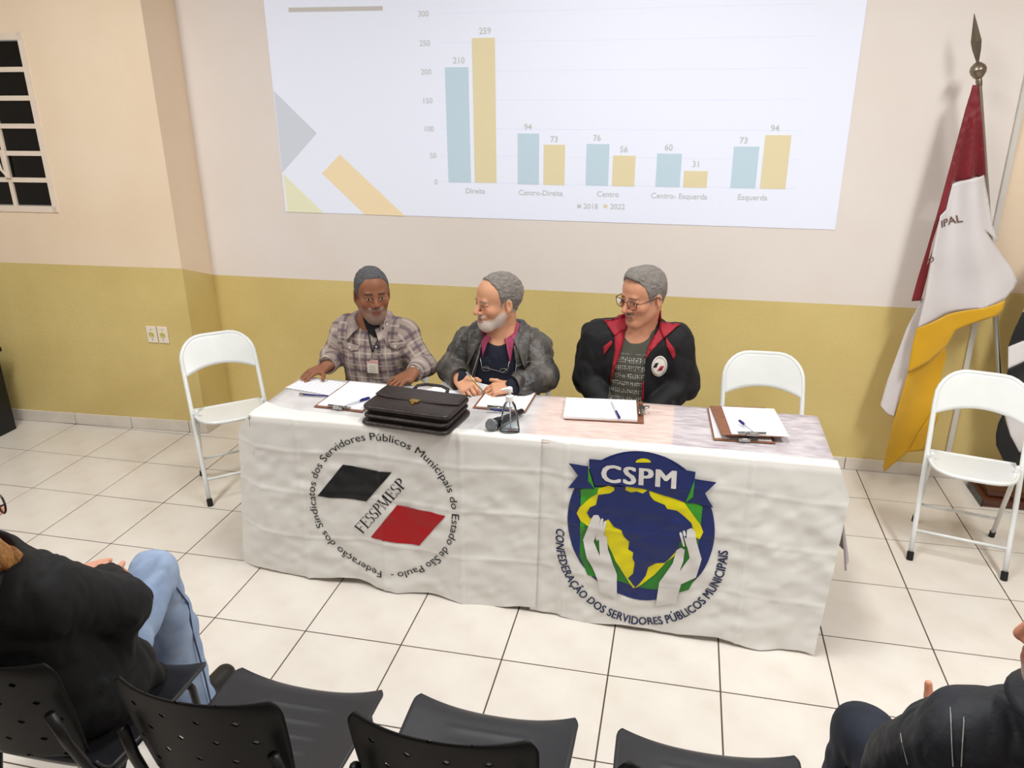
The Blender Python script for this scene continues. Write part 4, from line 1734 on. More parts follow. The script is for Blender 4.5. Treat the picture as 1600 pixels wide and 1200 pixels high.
# ------------------------------------------------------------------ man in the plaid shirt
def plaid_material():
    m = bpy.data.materials.new('plaid_cotton')
    m.use_nodes = True
    nt = m.node_tree
    b = nt.nodes['Principled BSDF']
    b.inputs['Roughness'].default_value = 0.8
    a = nt.nodes.new('ShaderNodeAttribute')
    a.attribute_name = 'pu'
    sx = nt.nodes.new('ShaderNodeSeparateXYZ')
    nt.links.new(a.outputs['Vector'], sx.inputs[0])

    def math_(op, x, y=None, z=None):
        n = nt.nodes.new('ShaderNodeMath')
        n.operation = op
        for i, v in enumerate((x, y, z)):
            if v is None:
                continue
            if isinstance(v, (int, float)):
                n.inputs[i].default_value = v
            else:
                nt.links.new(v, n.inputs[i])
        return n.outputs[0]

    def band(src, period, off, width):
        t = math_('FRACT', math_('ADD', math_('MULTIPLY', src, 1 / period), off))
        d = math_('ABSOLUTE', math_('SUBTRACT', t, 0.5))
        mr = nt.nodes.new('ShaderNodeMapRange')
        mr.inputs['From Min'].default_value = width / period / 2 + 0.03
        mr.inputs['From Max'].default_value = width / period / 2 - 0.03
        nt.links.new(d, mr.inputs[0])
        return mr.outputs[0]

    cur = None
    n = nt.nodes.new('ShaderNodeTexNoise')
    n.inputs['Scale'].default_value = 25
    base = nt.nodes.new('ShaderNodeMix')
    base.data_type = 'RGBA'
    base.inputs[6].default_value = lin('a8988e')
    base.inputs[7].default_value = lin('94847c')
    nt.links.new(n.outputs[0], base.inputs[0])
    cur = base.outputs[2]
    for src, off, per, w, c, f in ((sx.outputs[0], 0.5, 0.062, 0.015, '5d4c58', 0.72), (sx.outputs[1], 0.1, 0.062, 0.015, '5d4c58', 0.72),
                                   (sx.outputs[0], 0.0, 0.062, 0.006, 'cabdb2', 0.6), (sx.outputs[1], 0.6, 0.062, 0.006, 'cabdb2', 0.6)):
        mx = nt.nodes.new('ShaderNodeMix')
        mx.data_type = 'RGBA'
        nt.links.new(math_('MULTIPLY', band(src, per, off, w), f), mx.inputs[0])
        nt.links.new(cur, mx.inputs[6])
        mx.inputs[7].default_value = lin(c)
        cur = mx.outputs[2]
    nt.links.new(cur, b.inputs['Base Color'])
    return m


def build_plaid_man():
    hip, chest, neck = (2.745, -0.50, 0.53), (2.745, -0.575, 0.845), (2.745, -0.585, 0.985)
    shA, shB = (2.60, -0.575, 0.925), (2.895, -0.575, 0.925)
    armA = (shA, (2.535, -0.60, 0.800), (2.560, -0.715, 0.798))
    armB = (shB, (3.000, -0.60, 0.790), (2.990, -0.715, 0.795))
    arms = [armA, armB]
    R = rotm(0.56, 0.05, 0.0)
    hc = at_y(581, 458, -0.635)
    s = 0.985
    G0 = person_grid((2.36, -0.90, 0.50), (3.12, -0.36, 1.27), hc, [(2.50, -0.76, 0.78), (2.94, -0.78, 0.78)])
    torso(G0, hip, chest, neck, shA, shB, arms)
    N = G0.copy()
    neck_part(N, neck, hc, R, 0.05, s)
    B = G0.copy()
    neck_part(B, neck, hc, R, 0.054, s)
    add_head(B, hc, R, s, wide=1.0, nose=0.98, beard=1.0)
    add_hand(B, armA[2], (-0.62, -0.72, -0.20), (-0.10, -0.1, 1.0), -1, (0.2, 0.22, 0.24, 0.26, 0.28), spread=0.16, s=1.0, tdir=(0.45, -0.85, -0.25))
    add_hand(B, armB[2], (-0.55, -0.78, -0.20), (0.0, -0.15, 1.0), -1, (0.1, 0.18, 0.2, 0.24, 0.3), spread=0.34, s=1.02, tdir=(-0.95, -0.1, -0.20))
    V, Q = B.nets(1)
    q = head_local(V, hc, R, s)
    col = skin_col(V, '8a5a41')
    hm = np.linalg.norm(q - np.array((0, 0, -0.01)), axis=1) < 0.15
    sub = col[hm]
    paint_face(sub, q[hm], '7a4238', '2a2320', beard=('7a7570', 0.7, 'goatee'))
    col[hm] = sub
    # fingers: paler nails
    sub = col[hm]
    tint_scalp(sub, q[hm], [(-0.12, 0.13), (-0.080, 0.100), (-0.064, 0.086), (-0.052, 0.055), (-0.043, 0.020), (-0.036, -0.012), (-0.018, -0.02), (0.0, -0.02), (0.03, -0.045), (0.10, -0.06)], '454446')
    col[hm] = sub
    man = net_object('person', V, Q, M_skin, None, col)
    tag(man, 'seated man in beige plaid shirt with lanyard badge, palms on table', 'person')
    M_hair = mat('hair_dark_grey', '3f3e40', 0.8, col2='69686c', vscale=160, bump=0.6, bscale=500, detail=6)
    hair_shell('hair', hc, R, s, 1.0, [(-0.12, 0.13), (-0.080, 0.100), (-0.064, 0.086), (-0.052, 0.055), (-0.043, 0.020), (-0.036, -0.012), (-0.018, -0.02), (0.0, -0.02), (0.03, -0.045), (0.10, -0.06)], 0.0045, M_hair, man, 5, lumps=0.0025)
    S = G0.copy()
    S.F -= 0.013
    for a, e, w in arms:
        S.cap(e, w, 0.052, 0.043, k=0.02)
    S.wrinkle(0.008, 15, 31, (1, 1, 0.7))
    wrist_cuts(S, arms, -0.004)
    S.cap((2.745, -0.60, 0.968), (2.75, -0.66, 1.12), 0.052, 0.080, k=0.01, op='s')
    S.cut(lambda X, Y, Z: (0.53 - Z) + 0 * X + 0 * Y)
    V, Q = S.nets(1)
    M_pl = plaid_material()
    net_object('plaid_shirt', V, Q, M_pl, man, None, {'pu': arm_coords(V, 2.745, arms)})

    U = S.copy()
    U.F = np.minimum(S.F, N.F)

    def z1(*pts):
        return [(440 + 0.2 * x, 390 + 0.2 * y) for x, y in pts]
    YR = -0.69
    patch('undershirt', U, z1((604, 470), (612, 560), (645, 635), (700, 688), (740, 700), (765, 640), (782, 585), (786, 548), (770, 548), (735, 560), (690, 555), (640, 525)), YR, M_black, man, 0.003)
    M_col = mat('plaid_collar', 'b0a094', 0.8, col2='8b7a7c', vscale=22)
    collar_band('collar', U, 2.747, -0.598, 1.000, 0.060, 0.026, 0.098, 0.045, 148, M_col, man, 0.060)
    for pl in (((452, 722), (608, 752), (600, 784), (530, 796), (466, 764)), ((822, 742), (958, 738), (948, 778), (876, 800), (832, 776))):
        patch('pocket_flap', S, z1(*pl), YR, M_col, man, 0.004)
    M_snap = mat('pearl_snap', 'e8e4da', 0.25)
    for bx, by in ((527, 768), (873, 770), (787, 608), (738, 760), (742, 905)):
        x, _, z = at_y(440 + 0.2 * bx, 390 + 0.2 * by, YR)
        y = S.front_y(x, z)
        MB().lathe([(0.0045, 0), (0.0045, 0.002), (0.003, 0.003)], 10, M=Matrix.Translation((x, y - 0.006, z)) @ Matrix.Rotation(math.pi / 2, 4, 'X')).build('snap_button', M_snap, man)

    # lanyard with badge, spectacles hung from the collar
    def on(px, off=0.006, F=S):
        out = []
        for bx, by in px:
            x, _, z = at_y(440 + 0.2 * bx, 390 + 0.2 * by, YR)
            y = F.front_y(x, z)
            out.append((x, (y if y is not None else YR) - off, z))
        return out
    for px in (((640, 588), (662, 660), (690, 730), (712, 800)), ((772, 630), (748, 690), (725, 760), (714, 800))):
        MB().tube(on(px), 0.0032, 6).build('lanyard', M_blackplastic, man, smooth=True)
    MB().tube(on(((712, 800), (710, 850)), 0.008), 0.003, 6).build('badge_clip', M_steel, man)
    x, _, z = at_y(440 + 0.2 * 714, 390 + 0.2 * 912, YR)
    y = S.front_y(x, z) - 0.007
    bd = MB().box((x - 0.029, y - 0.003, z - 0.034), (x + 0.029, y, z + 0.034), bev=0.001).build('badge', mat('badge_pink', 'c79a94', 0.3), man)
    MB().box((x - 0.025, y - 0.0042, z - 0.031), (x + 0.025, y - 0.0031, z + 0.014)).build('badge_card', mat('badge_white', 'd9d4c4', 0.4), bd)
    for k in range(4):
        MB().box((x - 0.018, y - 0.0048, z - 0.024 + k * 0.009), (x + 0.016, y - 0.0043, z - 0.021 + k * 0.009)).build('badge_line', mat('badge_ink', 'a39d92', 0.6), bd)
    sp_ = on(((742, 700), (735, 740), (760, 775), (790, 835)), 0.008)
    eg = MB().tube(sp_, 0.0016, 6).build('hanging_spectacles', M_blackplastic, man, smooth=True)
    for c0 in ((728, 725), (760, 805)):
        p = Vector(on((c0,), 0.012)[0])
        MB().tube([p + Vector((0.014 * math.cos(a), 0, 0.010 * math.sin(a))) for a in np.linspace(0, 2 * math.pi, 15)[:-1]], 0.0013, 6, closed=True).build('lens_rim', M_steel, eg)
    # wrist wear
    for (a, e, w), nm, mm, r in ((armA, 'bead_bracelet', M_blackplastic, 0.0050), (armB, 'wrist_watch', M_steel, 0.0045)):
        e_, w_ = Vector(e), Vector(w)
        d = (w_ - e_).normalized()
        n1 = d.cross(Vector((0, 0, 1))).normalized()
        n2 = d.cross(n1)
        c = w_ + d * 0.004
        MB().tube([c + n1 * 0.033 * math.cos(t) + n2 * 0.027 * math.sin(t) for t in np.linspace(0, 2 * math.pi, 25)[:-1]], r, 8, closed=True).build(nm, mm, man, smooth=True)
    lower_body(man, 2.745)
    return man


build_plaid_man()


# ------------------------------------------------------------------ man in the worn leather jacket
def on_front(F, px, off, yref):
    out = []
    for u, v in px:
        x, _, z = at_y(u, v, yref)
        y = F.front_y(x, z)
        out.append((x, (y if y is not None else yref) - off, z))
    return out


def build_leather_man():
    hip, chest, neck = (3.375, -0.50, 0.53), (3.375, -0.585, 0.835), (3.375, -0.60, 0.975)
    shA, shB = (3.225, -0.585, 0.905), (3.525, -0.575, 0.900)
    armA = (shA, (3.140, -0.640, 0.795), (3.225, -0.775, 0.803))
    armB = (shB, (3.590, -0.665, 0.800), (3.478, -0.805, 0.797))
    arms = [armA, armB]
    R = rotm(-0.80, 0.10, 0.05)
    hc = at_y(778, 469, -0.64)
    s = 1.0
    G0 = person_grid((2.98, -1.0, 0.50), (3.76, -0.36, 1.28), hc, [(3.27, -0.84, 0.79), (3.40, -0.84, 0.78)])
    torso(G0, hip, chest, neck, shA, shB, arms, belly=1.05)
    N = G0.copy()
    neck_part(N, neck, hc, R, 0.05, s)
    B = G0.copy()
    neck_part(B, neck, hc, R, 0.056, s)
    add_head(B, hc, R, s, wide=0.98, nose=1.06, beard=0.8, brow=1.1)
    tp = add_hand(B, armA[2], (0.62, -0.72, -0.18), (-0.15, -0.45, 0.9), -1, (0.7, 0.65, 0.75, 0.80, 0.85), spread=0.05, s=0.98, tdir=(0.80, -0.30, 0.25))
    add_hand(B, armB[2], (-0.93, -0.33, -0.10), (0.05, -0.35, 0.95), 1, (0.4, 0.50, 0.60, 0.70, 0.75), spread=0.06, s=1.0, tdir=(-0.80, 0.35, 0.12))
    V, Q = B.nets(1)
    q = head_local(V, hc, R, s, 0.98)
    col = skin_col(V, 'cf9878')
    hm = np.linalg.norm(q - np.array((0, 0, -0.01)), axis=1) < 0.15
    sub = col[hm]
    paint_face(sub, q[hm], 'a8685a', '8a7a70', beard=('cfcac4', 0.9, 'full'), seed=9)
    col[hm] = sub
    sub = col[hm]
    tint_scalp(sub, q[hm], [(-0.12, 0.14), (-0.070, 0.114), (-0.048, 0.104), (-0.034, 0.070), (-0.028, 0.030), (-0.026, -0.015), (-0.012, -0.020), (0.005, -0.020), (0.03, -0.050), (0.12, -0.070)], '857e78')
    col[hm] = sub
    man = net_object('person', V, Q, M_skin, None, col)
    tag(man, 'seated man in worn dark leather jacket, writing with a pen', 'person')
    M_hair = mat('hair_grey', '8f8882', 0.7, col2='726b65', vscale=70, bump=0.6, bscale=220, stretch=(1, 1, 2.5), detail=6)

    def more(G, w):
        G.ell(w((0, 0.060, 0.025)), (0.070, 0.062, 0.075), R=R, k=0.02)
    hair_shell('hair', hc, R, s, 0.98, [(-0.12, 0.14), (-0.070, 0.114), (-0.048, 0.104), (-0.034, 0.070), (-0.028, 0.030), (-0.026, -0.015), (-0.012, -0.020), (0.005, -0.020), (0.03, -0.050), (0.12, -0.070)], 0.007, M_hair, man, 8, extra=more)
    M_leather = mat('worn_leather', '373635', 0.40, col2='57514b', vscale=13, bump=0.45, bscale=60, detail=6)
    M_navy = mat('navy_knit', '141a2c', 0.85, var=0.25, vscale=120, bump=0.2, bscale=250)
    M_mag = mat('magenta_shirt', 'a03a5e', 0.7, var=0.12, vscale=40)
    # sweater
    S = G0.copy()
    S.F -= 0.010
    S.wrinkle(0.004, 14, 51)
    S.cap((3.375, -0.61, 0.945), (3.37, -0.68, 1.11), 0.060, 0.085, k=0.01, op='s')
    S.cut(lambda X, Y, Z: np.maximum(np.maximum(0.53 - Z, np.abs(X - 3.375) - 0.15), Y + 0.56))
    V, Q = S.nets(1)
    net_object('navy_sweater', V, Q, M_navy, man)
    # jacket
    J = G0.copy()
    J.F -= 0.024
    for a, e, w in arms:
        J.cap(e, w, 0.066, 0.052, k=0.02)
    J.wrinkle(0.013, 14, 61, (1, 1, 0.8))
    wrist_cuts(J, arms, -0.012)
    J.cap((3.375, -0.60, 0.955), (3.37, -0.66, 1.12), 0.068, 0.095, k=0.01, op='s')

    def lx(u, v):
        p = at_y(u, v, -0.71)
        return (p[2], p[0])
    J.cut(opening([lx(752, 500), lx(752, 520), lx(748, 555), lx(738, 600), (0.5, lx(738, 600)[1])], [lx(800, 500), lx(801, 520), lx(800, 545), lx(810, 592), (0.5, lx(810, 592)[1] + 0.01)], -0.585))
    J.cut(lambda X, Y, Z: (0.53 - Z) + 0 * X + 0 * Y)
    V, Q = J.nets(1)
    net_object('leather_jacket', V, Q, M_leather, man)
    U = J.copy()
    U.F = np.minimum(np.minimum(J.F, N.F), S.F)

    def z2(*pts):
        return [(660 + 0.2 * x, 400 + 0.2 * y) for x, y in pts]
    YR = -0.70
    collar_band('shirt_collar', U, 3.375, -0.612, 0.985, 0.061, 0.034, 0.082, 0.030, 152, M_mag, man, 0.055)
    collar_band('jacket_collar', U, 3.375, -0.608, 0.985, 0.072, 0.030, 0.125, 0.055, 132, M_leather, man, 0.045, solid=0.005)
    M_st = mat('leather_seam', '8b857c', 0.6)
    for px in (((345, 782), (440, 806)), ((735, 860), (835, 830)), ((440, 560), (455, 650), (440, 760), (395, 960)), ((705, 600), (705, 700), (735, 850), (755, 930))):
        MB().tube(on_front(J, z2(*px), 0.002, YR), 0.0014, 5).build('seam', M_st, man)
    # spectacles hung on the sweater
    p = on_front(U, z2((450, 800), (465, 870), (540, 880), (630, 905), (670, 880), (680, 810)), 0.006, YR)
    eg = MB().tube(p, 0.0015, 6).build('hanging_spectacles', M_steel, man, smooth=True)
    for c0 in ((500, 876), (640, 890)):
        c = Vector(on_front(U, z2(c0), 0.010, YR)[0])
        MB().tube([c + Vector((0.018 * math.cos(a), 0, 0.010 * math.sin(a))) for a in np.linspace(0, 2 * math.pi, 17)[:-1]], 0.0013, 6, closed=True).build('lens_rim', M_steel, eg)
    # ring on the finger
    lower_body(man, 3.375)
    return man, tp


LEATHER_TIPS = build_leather_man()[1]


# ------------------------------------------------------------------ man in the black and red jacket
def tee_material():
    m = bpy.data.materials.new('printed_tee')
    m.use_nodes = True
    nt = m.node_tree
    b = nt.nodes['Principled BSDF']
    b.inputs['Roughness'].default_value = 0.85
    tc = nt.nodes.new('ShaderNodeTexCoord')
    mp = nt.nodes.new('ShaderNodeMapping')
    mp.inputs['Scale'].default_value = (105, 0.001, 105)
    nt.links.new(tc.outputs['Object'], mp.inputs[0])
    vo = nt.nodes.new('ShaderNodeTexVoronoi')
    vo.inputs['Scale'].default_value = 1.0
    vo.inputs['Randomness'].default_value = 0.35
    nt.links.new(mp.outputs[0], vo.inputs['Vector'])
    sx = nt.nodes.new('ShaderNodeSeparateXYZ')
    nt.links.new(tc.outputs['Object'], sx.inputs[0])

    def math_(op, x, y=None):
        n = nt.nodes.new('ShaderNodeMath')
        n.operation = op
        for i, v in enumerate((x, y)):
            if v is None:
                continue
            if isinstance(v, (int, float)):
                n.inputs[i].default_value = v
            else:
                nt.links.new(v, n.inputs[i])
        return n.outputs[0]
    dot = math_('LESS_THAN', vo.outputs['Distance'], 0.36)
    row = math_('GREATER_THAN', math_('SINE', math_('MULTIPLY', sx.outputs[2], 2 * math.pi / 0.037)), -0.35)
    top = math_('LESS_THAN', sx.outputs[2], 0.925)
    f = math_('MULTIPLY', math_('MULTIPLY', dot, row), math_('MULTIPLY', top, 0.75))
    n = nt.nodes.new('ShaderNodeTexNoise')
    n.inputs['Scale'].default_value = 14
    bs = nt.nodes.new('ShaderNodeMix')
    bs.data_type = 'RGBA'
    bs.inputs[6].default_value = lin('3e4a41')
    bs.inputs[7].default_value = lin('55493f')
    nt.links.new(n.outputs[0], bs.inputs[0])
    mx = nt.nodes.new('ShaderNodeMix')
    mx.data_type = 'RGBA'
    nt.links.new(f, mx.inputs[0])
    nt.links.new(bs.outputs[2], mx.inputs[6])
    mx.inputs[7].default_value = lin('c9cbc4')
    nt.links.new(mx.outputs[2], b.inputs['Base Color'])
    return m


def build_jacket_man():
    cx = 3.985
    hip, chest, neck = (cx, -0.48, 0.55), (cx, -0.535, 0.87), (cx, -0.545, 1.015)
    shA, shB = (cx - 0.165, -0.535, 0.955), (cx + 0.165, -0.53, 0.950)
    armA = (shA, (cx - 0.215, -0.545, 0.765), (cx - 0.10, -0.70, 0.665))
    armB = (shB, (cx + 0.220, -0.540, 0.765), (cx + 0.09, -0.70, 0.665))
    arms = [armA, armB]
    R = rotm(-0.72, 0.16, 0.02)
    hc = at_y(1006, 462, -0.59)
    s = 1.03
    G0 = person_grid((3.60, -0.86, 0.50), (4.38, -0.32, 1.36), hc, [])
    torso(G0, hip, chest, neck, shA, shB, arms)
    N = G0.copy()
    neck_part(N, neck, hc, R, 0.05, s)
    B = G0.copy()
    neck_part(B, neck, hc, R, 0.056, s)
    add_head(B, hc, R, s, wide=0.99, nose=1.05)
    add_hand(B, armA[2], (0.75, -0.6, -0.2), (0.1, -0.3, 1), -1, (0.4, 0.5, 0.55, 0.6, 0.6))
    add_hand(B, armB[2], (-0.75, -0.6, -0.2), (0.1, -0.3, 1), 1, (0.4, 0.5, 0.55, 0.6, 0.6))
    V, Q = B.nets(1)
    q = head_local(V, hc, R, s, 0.99)
    col = skin_col(V, 'cb9173')
    hm = np.linalg.norm(q - np.array((0, 0, -0.01)), axis=1) < 0.15
    sub = col[hm]
    paint_face(sub, q[hm], 'a5685c', '5c4a40', beard=('7d7671', 0.9, 'tache'), seed=14)
    col[hm] = sub
    sub = col[hm]
    tint_scalp(sub, q[hm], [(-0.12, 0.13), (-0.085, 0.104), (-0.066, 0.092), (-0.050, 0.062), (-0.040, 0.025), (-0.030, -0.016), (-0.012, -0.020), (0.005, -0.020), (0.03, -0.045), (0.12, -0.062)], '8a847e')
    col[hm] = sub
    man = net_object('person', V, Q, M_skin, None, col)
    tag(man, 'seated man with glasses in black jacket with red collar', 'person')
    M_hair = mat('hair_short_grey', '958f89', 0.8, col2='77716c', vscale=180, bump=0.6, bscale=500, detail=6)

    def more(G, w):
        G.ell(w((0, -0.030, 0.100)), (0.050, 0.055, 0.032), R=R, k=0.03)
    hair_shell('hair', hc, R, s, 0.99, [(-0.12, 0.13), (-0.085, 0.104), (-0.066, 0.092), (-0.050, 0.062), (-0.040, 0.025), (-0.030, -0.016), (-0.012, -0.020), (0.005, -0.020), (0.03, -0.045), (0.12, -0.062)], 0.006, M_hair, man, 12, extra=more)
    # glasses
    def w(p):
        return Vector(hc + R @ (np.array(p, float) * s))
    gl = empty('glasses')
    gl.parent = man
    M_rim = mat('glasses_rim', '2b1d1a', 0.3)
    M_lens = mat('lens', 'ffffff', 0.02, trans=1.0, ior=1.1, spec=0.3)
    for sx in (-1, 1):
        lp = [(0.012, 0.006), (0.016, 0.014), (0.036, 0.016), (0.056, 0.014), (0.060, 0.006), (0.056, -0.014), (0.046, -0.020), (0.026, -0.020), (0.015, -0.014)]
        P = [w((sx * x, -0.108 + 0.25 * max(0, x - 0.03), z)) for x, z in lp]
        MB().tube(P, 0.0016 * s, 8, closed=True).build('rim', M_rim, gl, smooth=True)
        mb = MB()
        mb.add(P, [tuple(range(len(P)))])
        mb.build('lens', M_lens, gl)
        MB().tube([w((sx * 0.060, -0.100, 0.006)), w((sx * 0.074, -0.088, 0.008)), w((sx * 0.083, 0.0, 0.010)), w((sx * 0.082, 0.022, -0.008))], 0.0018 * s, 8).build('temple', M_rim, gl, smooth=True)
    MB().tube([w((-0.013, -0.108, 0.006)), w((0, -0.112, 0.009)), w((0.013, -0.108, 0.006))], 0.0016 * s, 8).build('bridge', M_rim, gl, smooth=True)
    # tee shirt and jacket
    M_tee = tee_material()
    S = G0.copy()
    S.F -= 0.009
    S.wrinkle(0.004, 13, 71)
    S.cap((cx, -0.565, 0.985), (cx - 0.01, -0.64, 1.15), 0.058, 0.085, k=0.01, op='s')
    S.cut(lambda X, Y, Z: np.maximum(np.maximum(0.53 - Z, np.abs(X - cx) - 0.15), Y + 0.52))
    V, Q = S.nets(1)
    net_object('tee_shirt', V, Q, M_tee, man)
    M_jk = mat('black_jersey', '0f0f12', 0.75, var=0.3, vscale=30, bump=0.1, bscale=300)
    M_red = mat('red_lining', 'a3182c', 0.65, var=0.15, vscale=25)
    J = G0.copy()
    J.F -= 0.024
    for a, e, w_ in arms:
        J.cap(a, e, 0.082, 0.070, k=0.03)
        J.cap(e, w_, 0.066, 0.050, k=0.02)
    J.wrinkle(0.010, 11, 81, (1, 1, 0.8))
    wrist_cuts(J, arms, -0.01)
    J.cap((cx, -0.56, 0.985), (cx - 0.01, -0.63, 1.15), 0.068, 0.095, k=0.01, op='s')

    def z3(*pts):
        return [(880 + 0.21667 * x, 390 + 0.21667 * y) for x, y in pts]

    def lx(x, y):
        p = at_y(880 + 0.21667 * x, 390 + 0.21667 * y, -0.665)
        return (p[2], p[0])
    J.cut(opening([lx(470, 480), lx(440, 600), lx(385, 800), lx(325, 985), (0.5, lx(320, 1000)[1])], [lx(690, 480), lx(650, 660), lx(592, 790), lx(576, 1075), (0.5, lx(575, 1075)[1])], -0.545))
    J.cut(lambda X, Y, Z: (0.53 - Z) + 0 * X + 0 * Y)
    V, Q = J.nets(1)
    net_object('jacket', V, Q, M_jk, man)
    U = J.copy()
    U.F = np.minimum(np.minimum(J.F, N.F), S.F)
    YR = -0.655
    for nm, pl, of, so in (('red_lapel', ((428, 420), (275, 535), (365, 635), (442, 600), (472, 510), (455, 450)), 0.012, 0.004),
                           ('red_lapel', ((702, 393), (760, 440), (848, 575), (722, 655), (688, 590), (682, 490)), 0.012, 0.004),
                           ('red_facing', ((365, 638), (440, 602), (425, 690), (395, 790), (330, 985), (352, 860), (372, 740)), 0.005, 0.003),
                           ('red_facing', ((690, 592), (722, 655), (625, 742), (596, 785), (612, 710), (655, 640)), 0.005, 0.003),
                           ('red_piping', ((574, 950), (583, 950), (582, 1085), (566, 1085)), 0.005, 0.003),
                           ('red_stripe', ((285, 712), (345, 668), (350, 690), (288, 775)), 0.004, 0.002),
                           ('red_stripe', ((736, 650), (800, 730), (808, 775), (796, 815), (742, 705)), 0.004, 0.002)):
        patch(nm, U, z3(*pl), YR, M_red, man, of, solid=so)
    collar_band('collar', U, cx, -0.560, 1.025, 0.070, 0.034, 0.098, 0.0, 72, M_red, man, 0.04)
    # round emblem on the chest
    M_wh = mat('emblem_white', 'ddd6cc', 0.6)
    cpx = (692, 850)
    ring = [(cpx[0] + 56 * math.cos(t), cpx[1] + 74 * math.sin(t)) for t in np.linspace(0, 2 * math.pi, 29)[:-1]]
    em = patch('emblem', J, z3(*ring), YR, M_wh, man, 0.003, solid=0.0015)
    patch('emblem_black', J, z3((665, 820), (688, 823), (672, 853), (648, 850)), YR, M_black, em, 0.0056, solid=0.0004)
    patch('emblem_red', J, z3((700, 847), (727, 850), (708, 882), (678, 879)), YR, M_red, em, 0.0056, solid=0.0004)
    mtx = mat('emblem_ink', '4a4644', 0.7)
    for t in np.linspace(0, 2 * math.pi, 37)[:-1]:
        x, y = cpx[0] + 46 * math.cos(t), cpx[1] + 62 * math.sin(t)
        patch('emblem_letter', J, z3((x - 2, y - 3), (x + 2, y - 3), (x + 2, y + 3), (x - 2, y + 3)), YR, mtx, em, 0.0056, solid=0)
    lower_body(man, cx, y0=-0.47)
    return man


build_jacket_man()
# ================================================================== THINGS ON THE TABLE
ZT = TZ + 0.0065
M_board = mat('hardboard', '8a5a40', 0.55, col2='7a4c35', vscale=30)
M_paper = mat('paper', 'f3f2f6', 0.7)
M_ink = mat('faint_ink', 'b9b7c4', 0.8)
M_blue = mat('blue_plastic', '1d2172', 0.3)
M_clear = mat('clear_pen_barrel', 'c9ccd6', 0.2, spec=0.5)


def frame_mat(A, B, z, left=True):
    """A: clip-end corner, B: far-end corner of the same long side (both on the table); x axis goes across the board"""
    a, b = Vector((A[0], A[1], 0)), Vector((B[0], B[1], 0))
    y = (b - a).normalized()
    x = Vector((y.y, -y.x, 0))
    M = Matrix(((x.x, y.x, 0, a.x), (x.y, y.y, 0, a.y), (0, 0, 1, z), (0, 0, 0, 1)))
    return M


def clipboard(M, label, paper=(0.012, 0.012, 0.0), w=0.228, l=0.318, pages=0.004, tilt=0.0):
    """local: x across 0..w, y from the clip end 0..l"""
    e = empty('clipboard')
    e.matrix_world = M @ Matrix.Rotation(tilt, 4, 'X')
    tag(e, label, 'clipboard', 'clipboards on the table')
    MB().box((0, 0, 0.0), (w, l, 0.0035), bev=0.001).build('board', M_board, e)
    px, py, pr = paper
    Mp = Matrix.Translation((px, py, 0.0036)) @ Matrix.Rotation(pr, 4, 'Z')
    MB().box((0, 0, 0), (0.210, 0.297, pages), M=Mp).build('paper_sheets', M_paper, e)
    c = w / 2
    z = 0.004 + pages
    cl = MB().box((c - 0.052, 0.003, z), (c + 0.052, 0.020, z + 0.0025), bev=0.001).build('clip', M_steel, e)
    MB().box((c - 0.022, -0.006, 0.002), (c + 0.022, 0.010, z + 0.010), bev=0.003).build('clip_spring', M_steel, cl)
    MB().tube([(c - 0.055, 0.017, z + 0.004), (c + 0.055, 0.017, z + 0.004)], 0.0022, 8).build('clip_wire', M_steel, cl, smooth=True)
    MB().tube([(c - 0.016, -0.004, z + 0.009), (c - 0.010, -0.020, z + 0.013), (c + 0.010, -0.020, z + 0.013), (c + 0.016, -0.004, z + 0.009)], 0.0025, 8).build('clip_lever', M_steel, cl, smooth=True)
    return e


def zt(u, v, z=ZT):
    return at_z(u, v, z)


clipboard(frame_mat(zt(490, 636), zt(541.5, 599), ZT), 'clipboard with blank sheets in front of man in plaid shirt')
A = zt(820, 645.5)
clipboard(Matrix.Translation((A[0] - 0.226, A[1] + 0.008, ZT)) @ Matrix.Rotation(-0.03, 4, 'Z'), 'clipboard under the hands of man in leather jacket')
clipboard(frame_mat(zt(1006, 662), zt(881, 655.5), ZT), 'clipboard lying crosswise in front of man in black and red jacket', paper=(0.008, 0.026, 0.02), pages=0.010)
Ml = frame_mat(zt(1114.6, 688), zt(1107, 650), ZT)
clipboard(Ml, 'lower clipboard of the stacked pair on the lilac end of table', paper=(0.006, 0.012, 0.0))
Au = at_z(1127.6, 678.5, ZT + 0.028)
Bu = at_z(1109.7, 637.5, ZT + 0.012)
clipboard(frame_mat(Au, Bu, ZT + 0.0235), 'upper clipboard of the stacked pair on the lilac end of table', paper=(0.038, 0.006, -0.03), tilt=-0.035, pages=0.003)


def pen(a, b, label, kind='stick', grp='pens on the table'):
    """from the cap end a to the tip b"""
    a, b = Vector(a), Vector(b)
    e = empty('pen', a)
    tag(e, label, 'pen', grp)
    d = (b - a)
    L = d.length
    d.normalize()
    mm = {'stick': (M_clear, M_blue), 'blue': (M_blue, M_steel), 'gold': (mat('gold_pen', 'c9b27a', 0.3, metal=0.8), M_steel)}[kind]
    MB().tube([d * 0.0, d * L * 0.62, d * L * 0.9, d * L], [0.0042, 0.0042, 0.0034, 0.0008], 8).build('barrel', mm[0] if kind != 'stick' else M_clear, e, smooth=True)
    c = MB().tube([d * -0.004, d * L * (0.36 if kind == 'stick' else 0.12)], 0.0052, 8).build('cap', mm[1], e, smooth=True, angle=40)
    up = Vector((0, 0, 1)) if abs(d.z) < 0.8 else Vector((0, -1, 0))
    MB().tube([up * 0.006, up * 0.0065 + d * L * 0.3], 0.0013, 6).build('pocket_clip', mm[1], c, smooth=True)
    return e


def lie(u, v, z):
    return tuple(at_z(u, v, z))


